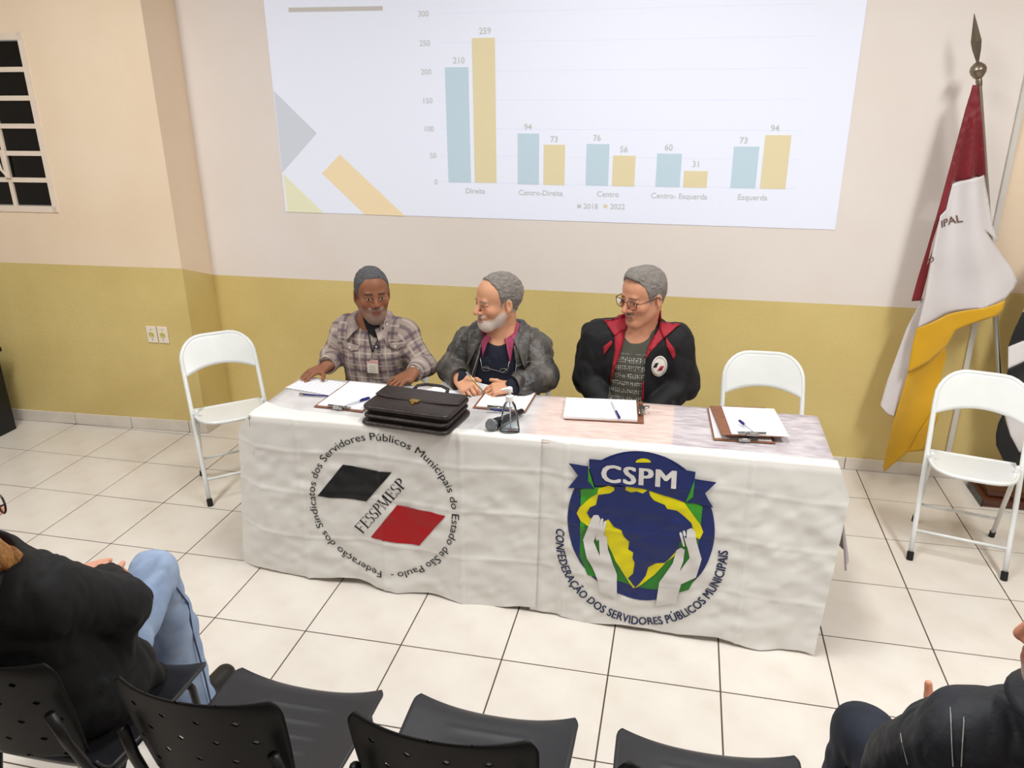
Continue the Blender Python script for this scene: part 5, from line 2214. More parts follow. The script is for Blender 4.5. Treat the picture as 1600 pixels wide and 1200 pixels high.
zp = ZT + 0.0135
pen(lie(576, 622, zp), lie(535, 635, zp + 0.006), 'ballpoint with blue cap on the clipboard beside the briefcase')
pen(lie(469, 616, ZT + 0.006), lie(515, 619, ZT + 0.006), 'dark blue retractable pen lying below the loose sheet', 'blue')
pen(lie(967.5, 652, ZT + 0.0195), lie(954.5, 627, ZT + 0.0195), 'ballpoint on the sheets before man in black and red jacket')
pen(lie(1156, 658, ZT + 0.040), lie(1178, 675, ZT + 0.044), 'ballpoint with blue cap on the upper stacked clipboard')
pen(lie(762, 639.5, ZT + 0.0135), lie(797, 641.5, ZT + 0.0135), 'dark pen at the clip of the clipboard near the microphone', 'blue')


def sheet(name, M, label, lines=(), w=0.21, l=0.297):
    o = MB().box((-w / 2, -l / 2, 0), (w / 2, l / 2, 0.0008)).build(name, M_paper)
    o.matrix_world = M
    tag(o, label, 'paper', 'loose papers on the table')
    for (x0, y0, x1, y1) in lines:
        MB().box((x0, y0, 0.0008), (x1, y1, 0.0011)).build('printed_line', M_ink, o)
    return o


c = zt(494, 605)
sheet('paper_sheet', Matrix.Translation((c[0], c[1] + 0.02, ZT)) @ Matrix.Rotation(math.radians(78), 4, 'Z'), 'loose sheet of notes beside the dark blue pen', [(-0.09, y, 0.08, y + 0.003) for y in np.arange(-0.11, 0.12, 0.022)], 0.16, 0.24)
c = zt(709, 611)
sheet('paper_sheet', Matrix.Translation((c[0], c[1], ZT)) @ Matrix.Rotation(math.radians(-24), 4, 'Z'), 'printed form lying between the two men and the briefcase',
      [(-0.08, 0.07, -0.02, 0.072), (-0.08, 0.04, -0.02, 0.042), (-0.08, 0.04, -0.078, 0.072), (-0.022, 0.04, -0.02, 0.072), (0.0, 0.05, 0.08, 0.056), (0.0, 0.035, 0.08, 0.041), (-0.08, 0.0, 0.08, 0.003), (-0.08, -0.02, 0.08, -0.017)])

# pen in the writing hand
tip = Vector(LEATHER_TIPS[0])
thumb = Vector(LEATHER_TIPS[4])
mid = (tip + thumb) / 2
pen(mid + Vector((-0.058, -0.002, 0.072)), mid + Vector((0.026, 0.0, -0.030)), 'slim gold pen held by man in leather jacket', 'gold')

# ---- briefcase lying on its back
M_bag = mat('bag_leather', '2e2522', 0.38, col2='241c1a', vscale=14, bump=0.3, bscale=120)
M_bag2 = mat('bag_gusset', '171313', 0.5, var=0.2, vscale=30)
M_gold = mat('brass', 'b08d3c', 0.3, metal=1.0)
bc = empty('briefcase', (3.150, -1.140, ZT + 0.001), math.radians(-7))
bc.scale = (1.0, 1.0, 0.78)
tag(bc, 'dark brown leather briefcase lying flat on the table', 'briefcase')


def slab(mb, x0, x1, y0, y1, z0, z1, bulge=0.0, r=0.03, n=8, seed=0):
    """soft-cornered leather slab"""
    pts = []
    for cx_, cy_, a0_ in ((x1 - r, y0 + r, -90), (x1 - r, y1 - r, 0), (x0 + r, y1 - r, 90), (x0 + r, y0 + r, 180)):
        for k in range(n + 1):
            a = math.radians(a0_ + 90 * k / n)
            pts.append((cx_ + r * math.cos(a), cy_ + r * math.sin(a)))
    m = len(pts)
    prof = [(0.012, 0.0), (0.003, 0.12), (0.0, 0.35), (0.0, 0.65), (0.003, 0.88), (0.012, 1.0)]
    cx_, cy_ = (x0 + x1) / 2, (y0 + y1) / 2
    vs, fs = [], []
    for ins, t in prof:
        for x, y in pts:
            l = math.hypot(x - cx_, y - cy_)
            z = z0 + (z1 - z0) * t
            vs.append((x - (x - cx_) / l * ins, y - (y - cy_) / l * ins, z))
    for i in range(len(prof) - 1):
        for k in range(m):
            fs.append((i * m + k, i * m + (k + 1) % m, (i + 1) * m + (k + 1) % m, (i + 1) * m + k))
    vs.append((cx_, cy_, z1 + bulge))
    vs.append((cx_, cy_, z0))
    ti, bi = len(vs) - 2, len(vs) - 1
    b = (len(prof) - 1) * m
    for k in range(m):
        fs.append((b + k, b + (k + 1) % m, ti))
        fs.append(((k + 1) % m, k, bi))
    mb.add(vs, fs)
    return mb


slab(MB(), -0.195, 0.190, -0.135, 0.125, 0.0, 0.022, r=0.035).build('back_panel', M_bag, bc, smooth=True, angle=50)
slab(MB(), -0.178, 0.176, -0.118, 0.122, 0.022, 0.040, r=0.03).build('gusset', M_bag2, bc, smooth=True, angle=50)
slab(MB(), -0.186, 0.182, -0.126, 0.122, 0.040, 0.058, r=0.03).build('middle_panel', M_bag, bc, smooth=True, angle=50)
slab(MB(), -0.176, 0.174, -0.112, 0.120, 0.058, 0.074, r=0.03).build('gusset', M_bag2, bc, smooth=True, angle=50)
slab(MB(), -0.194, 0.188, -0.118, 0.120, 0.074, 0.100, 0.006, r=0.035).build('front_panel', M_bag, bc, smooth=True, angle=50)


def flap(u, v):
    x = -0.190 + 0.374 * u
    e = abs(u - 0.5) * 2
    y = 0.132 - 0.150 * v + 0.02 * e ** 4 * v
    z = 0.108 + 0.003 * math.sin(v * 3) - 0.02 * max(0, 0.15 - v) / 0.15
    return (x, y, z)


fp = MB().grid(flap, 24, 10).build('flap', M_bag, bc, smooth=True, solid=0.004)
MB().box((-0.02, -0.036, 0.106), (0.02, -0.008, 0.1125), bev=0.002).build('clasp', M_gold, fp)
MB().box((-0.008, -0.050, 0.103), (0.008, -0.036, 0.109), bev=0.002).build('clasp_tongue', M_gold, fp)
MB().tube([(-0.075, 0.128, 0.095), (-0.07, 0.15, 0.104), (-0.035, 0.165, 0.110), (0.035, 0.165, 0.110), (0.07, 0.15, 0.104), (0.075, 0.128, 0.095)], 0.008, 10).build('handle', M_bag, bc, smooth=True)
MB().tube([(-0.19, -0.119, 0.087), (0.182, -0.119, 0.087)], 0.0012, 6).build('stitching', mat('bag_thread', '4a3c37', 0.6), bc)
for zz in (0.011, 0.049):
    MB().tube([(-0.172, -0.1355 + (0.0095 if zz > 0.02 else 0), zz), (0.168, -0.1355 + (0.0095 if zz > 0.02 else 0), zz)], 0.0013, 6).build('stitching', mat('bag_thread', '4a3c37', 0.6), bc)

# ---- microphone
h0, h1 = Vector(at_z(768, 664, ZT + 0.026)), Vector(at_z(819, 641, ZT + 0.016))
h1 = h0 + (h1 - h0).normalized() * 0.205
mic = empty('microphone', (h0.x, h0.y, ZT))
tag(mic, 'black handheld microphone with grey mesh head beside the gel bottle', 'microphone')
dd = (h1 - h0).normalized()
o0 = h0 - Vector((h0.x, h0.y, ZT))
MB().tube([o0 + dd * 0.024, o0 + dd * 0.045, o0 + dd * 0.07, o0 + dd * 0.2, o0 + dd * 0.205], [0.021, 0.020, 0.016, 0.0125, 0.010], 16).build('handle', M_blackplastic, mic, smooth=True, angle=50)
M_mesh = mat('mic_mesh', '83878b', 0.4, metal=0.6, bump=0.8, bscale=600)
zq = dd.to_track_quat('Z', 'Y').to_matrix().to_4x4()
prof = [(0.001, -0.0255)] + [(0.0255 * math.sin(a), -0.0255 * math.cos(a)) for a in np.linspace(0.2, 2.5, 12)] + [(0.018, 0.026)]
hd = MB().lathe(prof, 20, M=Matrix.Translation(o0) @ zq).build('mesh_head', M_mesh, mic, smooth=True)
MB().lathe([(0.0255, -0.002), (0.0266, -0.001), (0.0266, 0.002), (0.0255, 0.003)], 20, M=Matrix.Translation(o0) @ zq).build('head_band', M_steel, hd, smooth=True)

# ---- gel bottle with pump


def thin_clear(name, tint, gloss):
    m = bpy.data.materials.new(name)
    m.use_nodes = True
    nt = m.node_tree
    nt.nodes.remove(nt.nodes['Principled BSDF'])
    t = nt.nodes.new('ShaderNodeBsdfTransparent')
    t.inputs[0].default_value = tint
    g_ = nt.nodes.new('ShaderNodeBsdfGlossy')
    g_.inputs['Roughness'].default_value = 0.08
    lw_ = nt.nodes.new('ShaderNodeFresnel')
    lw_.inputs[0].default_value = gloss
    mx = nt.nodes.new('ShaderNodeMixShader')
    nt.links.new(lw_.outputs[0], mx.inputs[0])
    nt.links.new(t.outputs[0], mx.inputs[1])
    nt.links.new(g_.outputs[0], mx.inputs[2])
    nt.links.new(mx.outputs[0], nt.nodes['Material Output'].inputs[0])
    return m


M_pet = thin_clear('clear_bottle', (0.93, 0.95, 0.96, 1), 1.5)
M_gel = thin_clear('clear_gel', (0.90, 0.93, 0.95, 1), 1.2)
q = at_z(796.5, 674, ZT)
bt = empty('pump_bottle', (q[0], q[1], ZT), 0.25)
tag(bt, 'clear gel bottle with white pump at the table front', 'bottle')


def squarish(mb, prof, n=32, mi=0):
    vs, fs = [], []
    for r, z, p in prof:
        for k in range(n):
            a = 2 * math.pi * k / n
            c_, s_ = math.cos(a), math.sin(a)
            d = (abs(c_) ** p + abs(s_) ** p) ** (-1 / p)
            vs.append((r * d * c_, 0.78 * r * d * s_ if p > 2.2 else r * d * s_, z))
    for i in range(len(prof) - 1):
        for k in range(n):
            fs.append((i * n + k, i * n + (k + 1) % n, (i + 1) * n + (k + 1) % n, (i + 1) * n + k))
    fs.append(tuple(range(n - 1, -1, -1)))
    fs.append(tuple((len(prof) - 1) * n + k for k in range(n)))
    mb.add(vs, fs)
    return mb


squarish(MB(), [(0.036, 0.0, 4), (0.039, 0.004, 4), (0.039, 0.012, 4), (0.033, 0.065, 4), (0.024, 0.110, 3.5), (0.017, 0.122, 2.4), (0.0135, 0.126, 2), (0.0135, 0.136, 2)]).build('bottle_body', M_pet, bt, smooth=True, angle=60)
squarish(MB(), [(0.034, 0.003, 4), (0.0365, 0.006, 4), (0.0365, 0.013, 4), (0.0322, 0.060, 4)]).build('gel', M_gel, bt, smooth=True, angle=60)
MB().lathe([(0.0155, 0.130), (0.0155, 0.150), (0.011, 0.153), (0.006, 0.155), (0.006, 0.172)], 20).build('pump_collar', M_whiteplastic, bt, smooth=True, angle=40)
ph = MB().lathe([(0.0075, 0.166), (0.012, 0.171), (0.012, 0.182), (0.008, 0.186)], 18).build('pump_head', M_whiteplastic, bt, smooth=True, angle=40)
MB().tube([(0, 0, 0.178), (-0.018, -0.003, 0.179), (-0.036, -0.006, 0.174)], [0.0065, 0.0055, 0.004], 10).build('nozzle', M_whiteplastic, ph, smooth=True)
MB().tube([(0, 0, 0.135), (0.004, 0, 0.01)], 0.0025, 8).build('dip_tube', M_whiteplastic, bt, smooth=True)

# ================================================================== BLACK CABINET BY THE WINDOW WALL
M_cab = mat('black_laminate', '0e0e10', 0.35, var=0.2, vscale=20)
cb = empty('cabinet', (-0.19, -0.40, 0))
tag(cb, 'low black cabinet standing by the window wall', 'cabinet')
MB().box((-0.27, -0.25, 0.0), (0.27, 0.26, 0.515), bev=0.004).build('body', M_cab, cb)
MB().box((-0.285, -0.27, 0.5155), (0.285, 0.28, 0.545), bev=0.004).build('top_board', M_cab, cb)
for s in (-1, 1):
    dr = MB().box((s * 0.133 - 0.128, -0.262, 0.03), (s * 0.133 + 0.128, -0.2505, 0.50), bev=0.003).build('door', M_cab, cb)
    MB().tube([(s * 0.03, -0.266, 0.26), (s * 0.03, -0.285, 0.27), (s * 0.03, -0.285, 0.35), (s * 0.03, -0.266, 0.36)], 0.005, 8).build('handle', M_steel, dr, smooth=True)

# ================================================================== FLAGS
M_basewood = mat('varnished_wood', '5a2f20', 0.3, col2='43210f', vscale=5, stretch=(2, 16, 16), detail=5, coat=0.4)
fb = empty('flag_stand', (6.02, 0.165, 0))
tag(fb, 'dark varnished wooden flag stand on the floor', 'flag stand')
MB().box((-0.275, -0.135, 0.0005), (0.275, 0.12, 0.045), bev=0.006).build('plinth', M_basewood, fb)
MB().box((-0.245, -0.105, 0.0445), (0.245, 0.092, 0.085), bev=0.008).build('block', M_basewood, fb)
MB().box((-0.215, -0.1075, 0.052), (0.215, -0.1045, 0.078), bev=0.002).build('moulding', M_basewood, fb)
MB().box((-0.279, -0.139, 0.0005), (-0.2755, 0.122, 0.047)).build('clear_edge', M_pet, fb)


def flag_pole(foot, top, name, label):
    f, t = Vector(foot), Vector(top)
    d = (t - f)
    L = d.length
    d.normalize()
    e = empty(name, f)
    tag(e, label, 'flagpole', 'flagpoles in the stand')
    MB().tube([d * 0.0, d * L * 0.47], 0.0125, 12).build('lower_tube', M_steel, e, smooth=True, angle=40)
    MB().tube([d * L * 0.465, d * L], 0.0115, 12).build('upper_tube', M_steel, e, smooth=True, angle=40)
    M_fin = mat('finial_metal', '8a7f70', 0.35, metal=0.9)
    Mq = Matrix.Translation(d * L) @ d.to_track_quat('Z', 'Y').to_matrix().to_4x4() @ Matrix.Rotation(math.radians(55), 4, 'Z')
    fn = MB().lathe([(0.0125, -0.03), (0.0135, -0.005), (0.012, 0.0), (0.020, 0.008), (0.031, 0.024), (0.034, 0.038), (0.0345, 0.040), (0.034, 0.042), (0.029, 0.056), (0.016, 0.068), (0.006, 0.074)], 24, M=Mq).build('finial', M_fin, e, smooth=True, angle=50)
    mb = MB()
    z0_ = 0.070
    vs = []
    for w, z in ((0.005, 0.0), (0.018, 0.055), (0.022, 0.09), (0.014, 0.135), (0.001, 0.205)):
        vs += [Mq @ Vector((-w, 0, z0_ + z)), Mq @ Vector((0, -0.005 * (w / 0.022), z0_ + z)), Mq @ Vector((w, 0, z0_ + z)), Mq @ Vector((0, 0.005 * (w / 0.022), z0_ + z))]
    fs = []
    for i in range(4):
        for k in range(4):
            fs.append((i * 4 + k, i * 4 + (k + 1) % 4, i * 4 + 4 + (k + 1) % 4, i * 4 + 4 + k))
    mb.add(vs, fs)
    mb.build('spear_blade', M_fin, fn)
    return e


PF, PT = Vector((5.893, 0.17, 0.086)), Vector((5.392, 0.17, 2.045))
flag_pole(PF, PT, 'flagpole', 'steel flagpole with spear finial leaning behind the red, white and yellow flag')
flag_pole((6.12, 0.17, 0.086), (6.44, 0.17, 2.06), 'flagpole', 'steel flagpole carrying the black and white striped flag')

M_fred = mat('flag_red', '7d1420', 0.55, var=0.12, vscale=10, sheen=0.3)
M_fwhite = mat('flag_white', 'd9d3d4', 0.5, var=0.03, vscale=8, sheen=0.3)
M_fyel = mat('flag_yellow', 'd9a514', 0.5, var=0.08, vscale=8, sheen=0.3)
M_fblk = mat('flag_black', '0c0c0f', 0.55, var=0.2, vscale=12, sheen=0.3)
M_ftxt = mat('flag_lettering', '6d5248', 0.7)


def cloth_panel(name, px, yref, m, parent, top, amp, freq, ph=0.0, maxlen=0.02, poly=None, solid=0.002):
    """draped piece: outline on the photo's flag plane, radial pleats running from the top of the hoist"""
    pts = poly if poly is not None else [tuple(at_y(u, v, yref)[[0, 2]]) for u, v in px]
    v, f = refine(pts, maxlen)
    out = []
    for x, z in v:
        dx, dz = x - top[0], top[1] - z
        a = math.atan2(dx, max(dz, 0.02))
        r = math.hypot(dx, dz)
        y = yref + amp * min(1, r / 0.5) * math.sin(a * freq + ph + 1.2 * math.sin(r * 4)) + 0.006 * fnoise(x * 9, z * 7, 77)
        out.append((x, y, z))
    mb = MB()
    mb.add(out, f)
    a, b, c = (np.array(mb.v[i]) for i in mb.f[0])
    if np.cross(b - a, c - a)[1] > 0:
        mb.f = [tuple(reversed(q)) for q in mb.f]
    return mb.build(name, m, parent, smooth=True, solid=solid)


def z6(*p):
    return [(1340 + x / 3.0, 20 + y / 3.0) for x, y in p]


def z7(*p):
    return [(1340 + 0.4668 * x, 380 + 0.4668 * y) for x, y in p]


fl1 = empty('flag', tuple(PT))
tag(fl1, 'red, white and yellow municipal flag hanging in folds from its pole', 'flag')
tp_ = (PT.x - 0.02, PT.z)


def par(o, e):
    o.parent = e
    o.matrix_parent_inverse = e.matrix_basis.inverted()
    return o


def fpanel(name, px, y, m, amp, fr, ph=0.0, e=fl1, tp=tp_):
    return par(cloth_panel(name, px, y, m, None, tp, amp, fr, ph), e)


fpanel('red_band', z6((540, 338), (566, 340), (580, 500), (598, 768), (560, 772), (520, 778), (448, 802), (430, 870), (414, 930), (384, 948), (345, 1080), (322, 1190)) + z7((248, 20), (232, 110), (212, 192), (184, 198)) + z6((360, 980), (440, 690), (500, 480)), 0.135, M_fred, 0.022, 34)
fpanel('white_band', z6((450, 806), (520, 782), (598, 762), (618, 860), (640, 1000), (665, 1075)) + z7((420, -50), (480, 30), (520, 85), (541, 132), (525, 158), (490, 186), (420, 215), (300, 240), (196, 284), (222, 180), (246, 40)) + z6((345, 1130), (384, 950), (418, 925)), 0.105, M_fwhite, 0.022, 22, 0.6)
fpanel('white_tail', z7((214, 186), (232, 175), (222, 240), (200, 290), (185, 360), (168, 450), (122, 578), (95, 566), (75, 541), (100, 460), (165, 288)), 0.150, M_fwhite, 0.014, 30)
fpanel('yellow_fold', z7((196, 284), (300, 241), (420, 216), (491, 188), (480, 222), (462, 240), (400, 265), (330, 295), (300, 345), (240, 392), (165, 430), (180, 350)), 0.088, M_fyel, 0.016, 22)
fpanel('yellow_band', z7((164, 432), (240, 392), (297, 352), (300, 385), (285, 440), (270, 520), (268, 585), (240, 655), (222, 694), (170, 704), (130, 738), (90, 769), (86, 750), (110, 640), (140, 520)), 0.125, M_fyel, 0.018, 30, 1.0)
fpanel('yellow_hem', z7((252, 560), (268, 575), (240, 655), (222, 694), (172, 703), (205, 640)), 0.112, M_fyel, 0.01, 20, 0.5)


def flag_text(s, px, h, ang, y):
    v, f = text_mesh(s, h / 0.7, 0.02 * h)
    x0, _, z0_ = at_y(px[0], px[1], y)
    ca, sa = math.cos(ang), math.sin(ang)
    pts = np.array([(x0 + ca * a - sa * b, z0_ + sa * a + ca * b) for a, b in v])
    mb = MB()
    out = []
    for x, z in pts:
        dx, dz = x - tp_[0], tp_[1] - z
        a = math.atan2(dx, max(dz, 0.02))
        r = math.hypot(dx, dz)
        yy = 0.105 + 0.022 * min(1, r / 0.5) * math.sin(a * 22 + 0.6 + 1.2 * math.sin(r * 4)) + 0.006 * fnoise(x * 9, z * 7, 77)
        out.append((x, yy - 0.006, z))
    mb.add(out, f)
    return par(mb.build('flag_lettering', M_ftxt), fl1)


flag_text('IPAL', (1471, 356), 0.034, 0.33, 0.10)
flag_text('O', (1452, 411), 0.026, 0.9, 0.10)

fl2 = empty('flag', (6.44, 0.17, 2.06))
tag(fl2, 'black and white striped flag hanging beside the wooden stand', 'flag')
tp2 = (6.42, 2.0)


def z8(*p):
    return [(1500 + 0.3 * x, 440 + 0.3 * y) for x, y in p]


def pole_px(t):
    q_ = (np.array((6.12, 0.13, 0.086)) * (1 - t) + np.array((6.44, 0.13, 2.03)) * t - _C) @ _R
    return ((800 + 1216.99 * q_[0] / -q_[2] - 1500) / 0.3, (600 - 1216.99 * q_[1] / -q_[2] - 440) / 0.3)


st_ = [(pole_px(0.98), pole_px(0.86), (520, 60), (345, 95), (400, -60), (480, -200)), ((345, 95), (520, 40), (520, 130), (326, 158)), ((326, 158), (520, 130), (520, 260), (330, 312), (258, 345)),
       ((258, 345), (330, 312), (520, 262), (520, 340), (333, 405), (244, 450)), ((244, 450), (333, 405), (520, 345), (520, 560), (330, 640), (225, 680), (218, 560)),
       ((236, 676), (330, 640), (520, 560), (520, 800), (345, 850), (300, 880), (262, 800)), ((205, 745), (232, 690), (262, 800), (300, 880), (520, 800), (520, 1010), (330, 1010), (250, 990), (218, 920), (190, 855), (192, 800))]
for k, pl in enumerate(st_):
    fpanel('black_stripe' if k % 2 == 0 else 'white_stripe', z8(*pl), 0.10, M_fblk if k % 2 == 0 else M_fwhite, 0.020, 30, 0.3, fl2, tp2)
# ================================================================== AUDIENCE SEATS
def seat_back_material():
    m = bpy.data.materials.new('perforated_black_plastic')
    m.use_nodes = True
    nt = m.node_tree
    b = nt.nodes['Principled BSDF']
    b.inputs['Base Color'].default_value = lin('070708')
    b.inputs['Roughness'].default_value = 0.5
    b.inputs['Specular IOR Level'].default_value = 0.3
    a = nt.nodes.new('ShaderNodeAttribute')
    a.attribute_name = 'pu'
    sx = nt.nodes.new('ShaderNodeSeparateXYZ')
    nt.links.new(a.outputs['Vector'], sx.inputs[0])

    def mth(op, x, y=None):
        n = nt.nodes.new('ShaderNodeMath')
        n.operation = op
        for i, v in enumerate((x, y)):
            if v is None:
                continue
            if isinstance(v, (int, float)):
                n.inputs[i].default_value = v
            else:
                nt.links.new(v, n.inputs[i])
        return n.outputs[0]
    row = mth('MULTIPLY', sx.outputs[1], 1 / 0.062)
    odd = mth('MULTIPLY', mth('FLOOR', row), 0.35)
    fu = mth('ABSOLUTE', mth('SUBTRACT', mth('FRACT', mth('ADD', mth('MULTIPLY', sx.outputs[0], 1 / 0.082), odd)), 0.5))
    fv = mth('ABSOLUTE', mth('SUBTRACT', mth('FRACT', row), 0.5))
    d = mth('ADD', mth('MULTIPLY', fu, 0.082 / 0.0095), mth('MULTIPLY', fv, 0.062 / 0.0075))
    hole = mth('MULTIPLY', mth('LESS_THAN', d, 1.0), mth('LESS_THAN', mth('ABSOLUTE', sx.outputs[0]), 0.17))
    tr = nt.nodes.new('ShaderNodeBsdfTransparent')
    mx = nt.nodes.new('ShaderNodeMixShader')
    nt.links.new(hole, mx.inputs[0])
    nt.links.new(b.outputs[0], mx.inputs[1])
    nt.links.new(tr.outputs[0], mx.inputs[2])
    nt.links.new(mx.outputs[0], nt.nodes['Material Output'].inputs[0])
    return m


M_seatpl = mat('black_seat_plastic', '28282c', 0.40, var=0.1, vscale=40, bump=0.05, bscale=500)
M_frame = mat('black_steel_tube', '0f0f11', 0.4)


def audience_chair():
    """faces +y"""
    e = empty('audience_chair')

    def seat(u, v):
        x = (u * 2 - 1) * (0.225 - 0.018 * (1 - v) ** 2)
        y = -0.215 + 0.425 * v
        e_ = abs(u * 2 - 1)
        z = 0.438 + 0.016 * e_ ** 3 - 0.010 * math.sin(math.pi * v) * (1 - e_ ** 2)
        z -= 0.030 * max(0, (v - 0.86) / 0.14) ** 2 * (1 - 0.75 * e_ ** 2)
        z += 0.05 * max(0, (0.10 - v) / 0.10) ** 2
        # corner rounding at the front
        if v > 0.93:
            x *= 1 - 0.05 * ((v - 0.93) / 0.07) ** 2
        # ribs
        if 0.22 < v < 0.80 and e_ < 0.52:
            z += 0.0028 * (0.5 + 0.5 * math.cos((v - 0.22) * 2 * math.pi / 0.115)) ** 3 * (1 - (e_ / 0.52) ** 4)
        return (x, y, z)
    MB().grid(seat, 44, 64).build('seat', M_seatpl, e, smooth=True, solid=-0.007)

    def bp(u, v):
        t = u * 2 - 1
        w = 0.200 - 0.020 * (1 - v) ** 2 - 0.022 * max(0, (v - 0.86) / 0.14) ** 2.5
        x = t * w
        z = 0.520 + 0.310 * v + 0.004 * math.cos(math.pi * t)
        y = -0.205 - 0.055 * v - 0.050 * (1 - t * t)
        return (x, y, z)
    mb = MB().grid(bp, 40, 30)
    b = mb.build('backrest', seat_back_material() if 'seat_back' not in MATS else MATS['seat_back'], e, smooth=True, solid=0.003)
    MATS['seat_back'] = b.data.materials[0]
    at_ = b.data.attributes.new('pu', 'FLOAT_VECTOR', 'POINT')
    at_.data.foreach_set('vector', np.array([(p[0], p[2], 0) for p in mb.v], np.float32).ravel())
    # side stiles carrying the back, legs and under-seat frame
    for s in (-1, 1):
        MB().tube([(s * 0.188, -0.10, 0.412), (s * 0.196, -0.195, 0.425), (s * 0.192, -0.232, 0.50), (s * 0.186, -0.262, 0.60), (s * 0.180, -0.282, 0.70)], 0.0125, 10).build('back_stile', M_frame, e, smooth=True)
        MB().tube([(s * 0.185, 0.15, 0.412), (s * 0.185, 0.17, 0.38), (s * 0.195, 0.20, 0.006)], 0.0115, 10).build('front_leg', M_frame, e, smooth=True)
        MB().tube([(s * 0.185, -0.12, 0.412), (s * 0.185, -0.14, 0.38), (s * 0.195, -0.235, 0.006)], 0.0115, 10).build('rear_leg', M_frame, e, smooth=True)
        MB().tube([(s * 0.185, -0.13, 0.412), (s * 0.185, 0.16, 0.412)], 0.0115, 10).build('side_rail', M_frame, e, smooth=True)
        for y in (0.20, -0.235):
            MB().tube([(s * 0.195, y, 0.0005), (s * 0.195, y, 0.02)], 0.015, 10).build('foot_cap', M_rubber, e)
    MB().tube([(-0.185, 0.0, 0.405), (0.185, 0.0, 0.405)], 0.011, 10).build('cross_rail', M_frame, e, smooth=True)
    return e


ac = audience_chair()
tag(ac, 'black plastic chair under the woman in jeans', 'chair', 'black audience chairs')
place(ac, (2.665, -2.515, 0), 0.0)
for x, y, rz, lab in ((3.212, -2.515, 0.0, 'empty black plastic chair right beside the woman in jeans'), (3.752, -2.505, 0.0, 'middle one of three empty black plastic chairs in the row'),
                  (4.305, -2.515, 0.0, 'empty black plastic chair next to the man in navy jacket'), (4.850, -2.525, 0.0, 'black plastic chair under the man in navy jacket')):
    c = copy_tree(ac)
    place(c, (x, y, 0), rz)
    tag(c, lab, 'chair', 'black audience chairs')


# ================================================================== WOMAN IN JEANS
def limb_mesh(name, G, m, parent, seed, amp=0.006, sc=13, col=None):
    G.wrinkle(amp, sc, seed)
    V, Q = G.nets(1)
    return net_object(name, V, Q, m, parent)


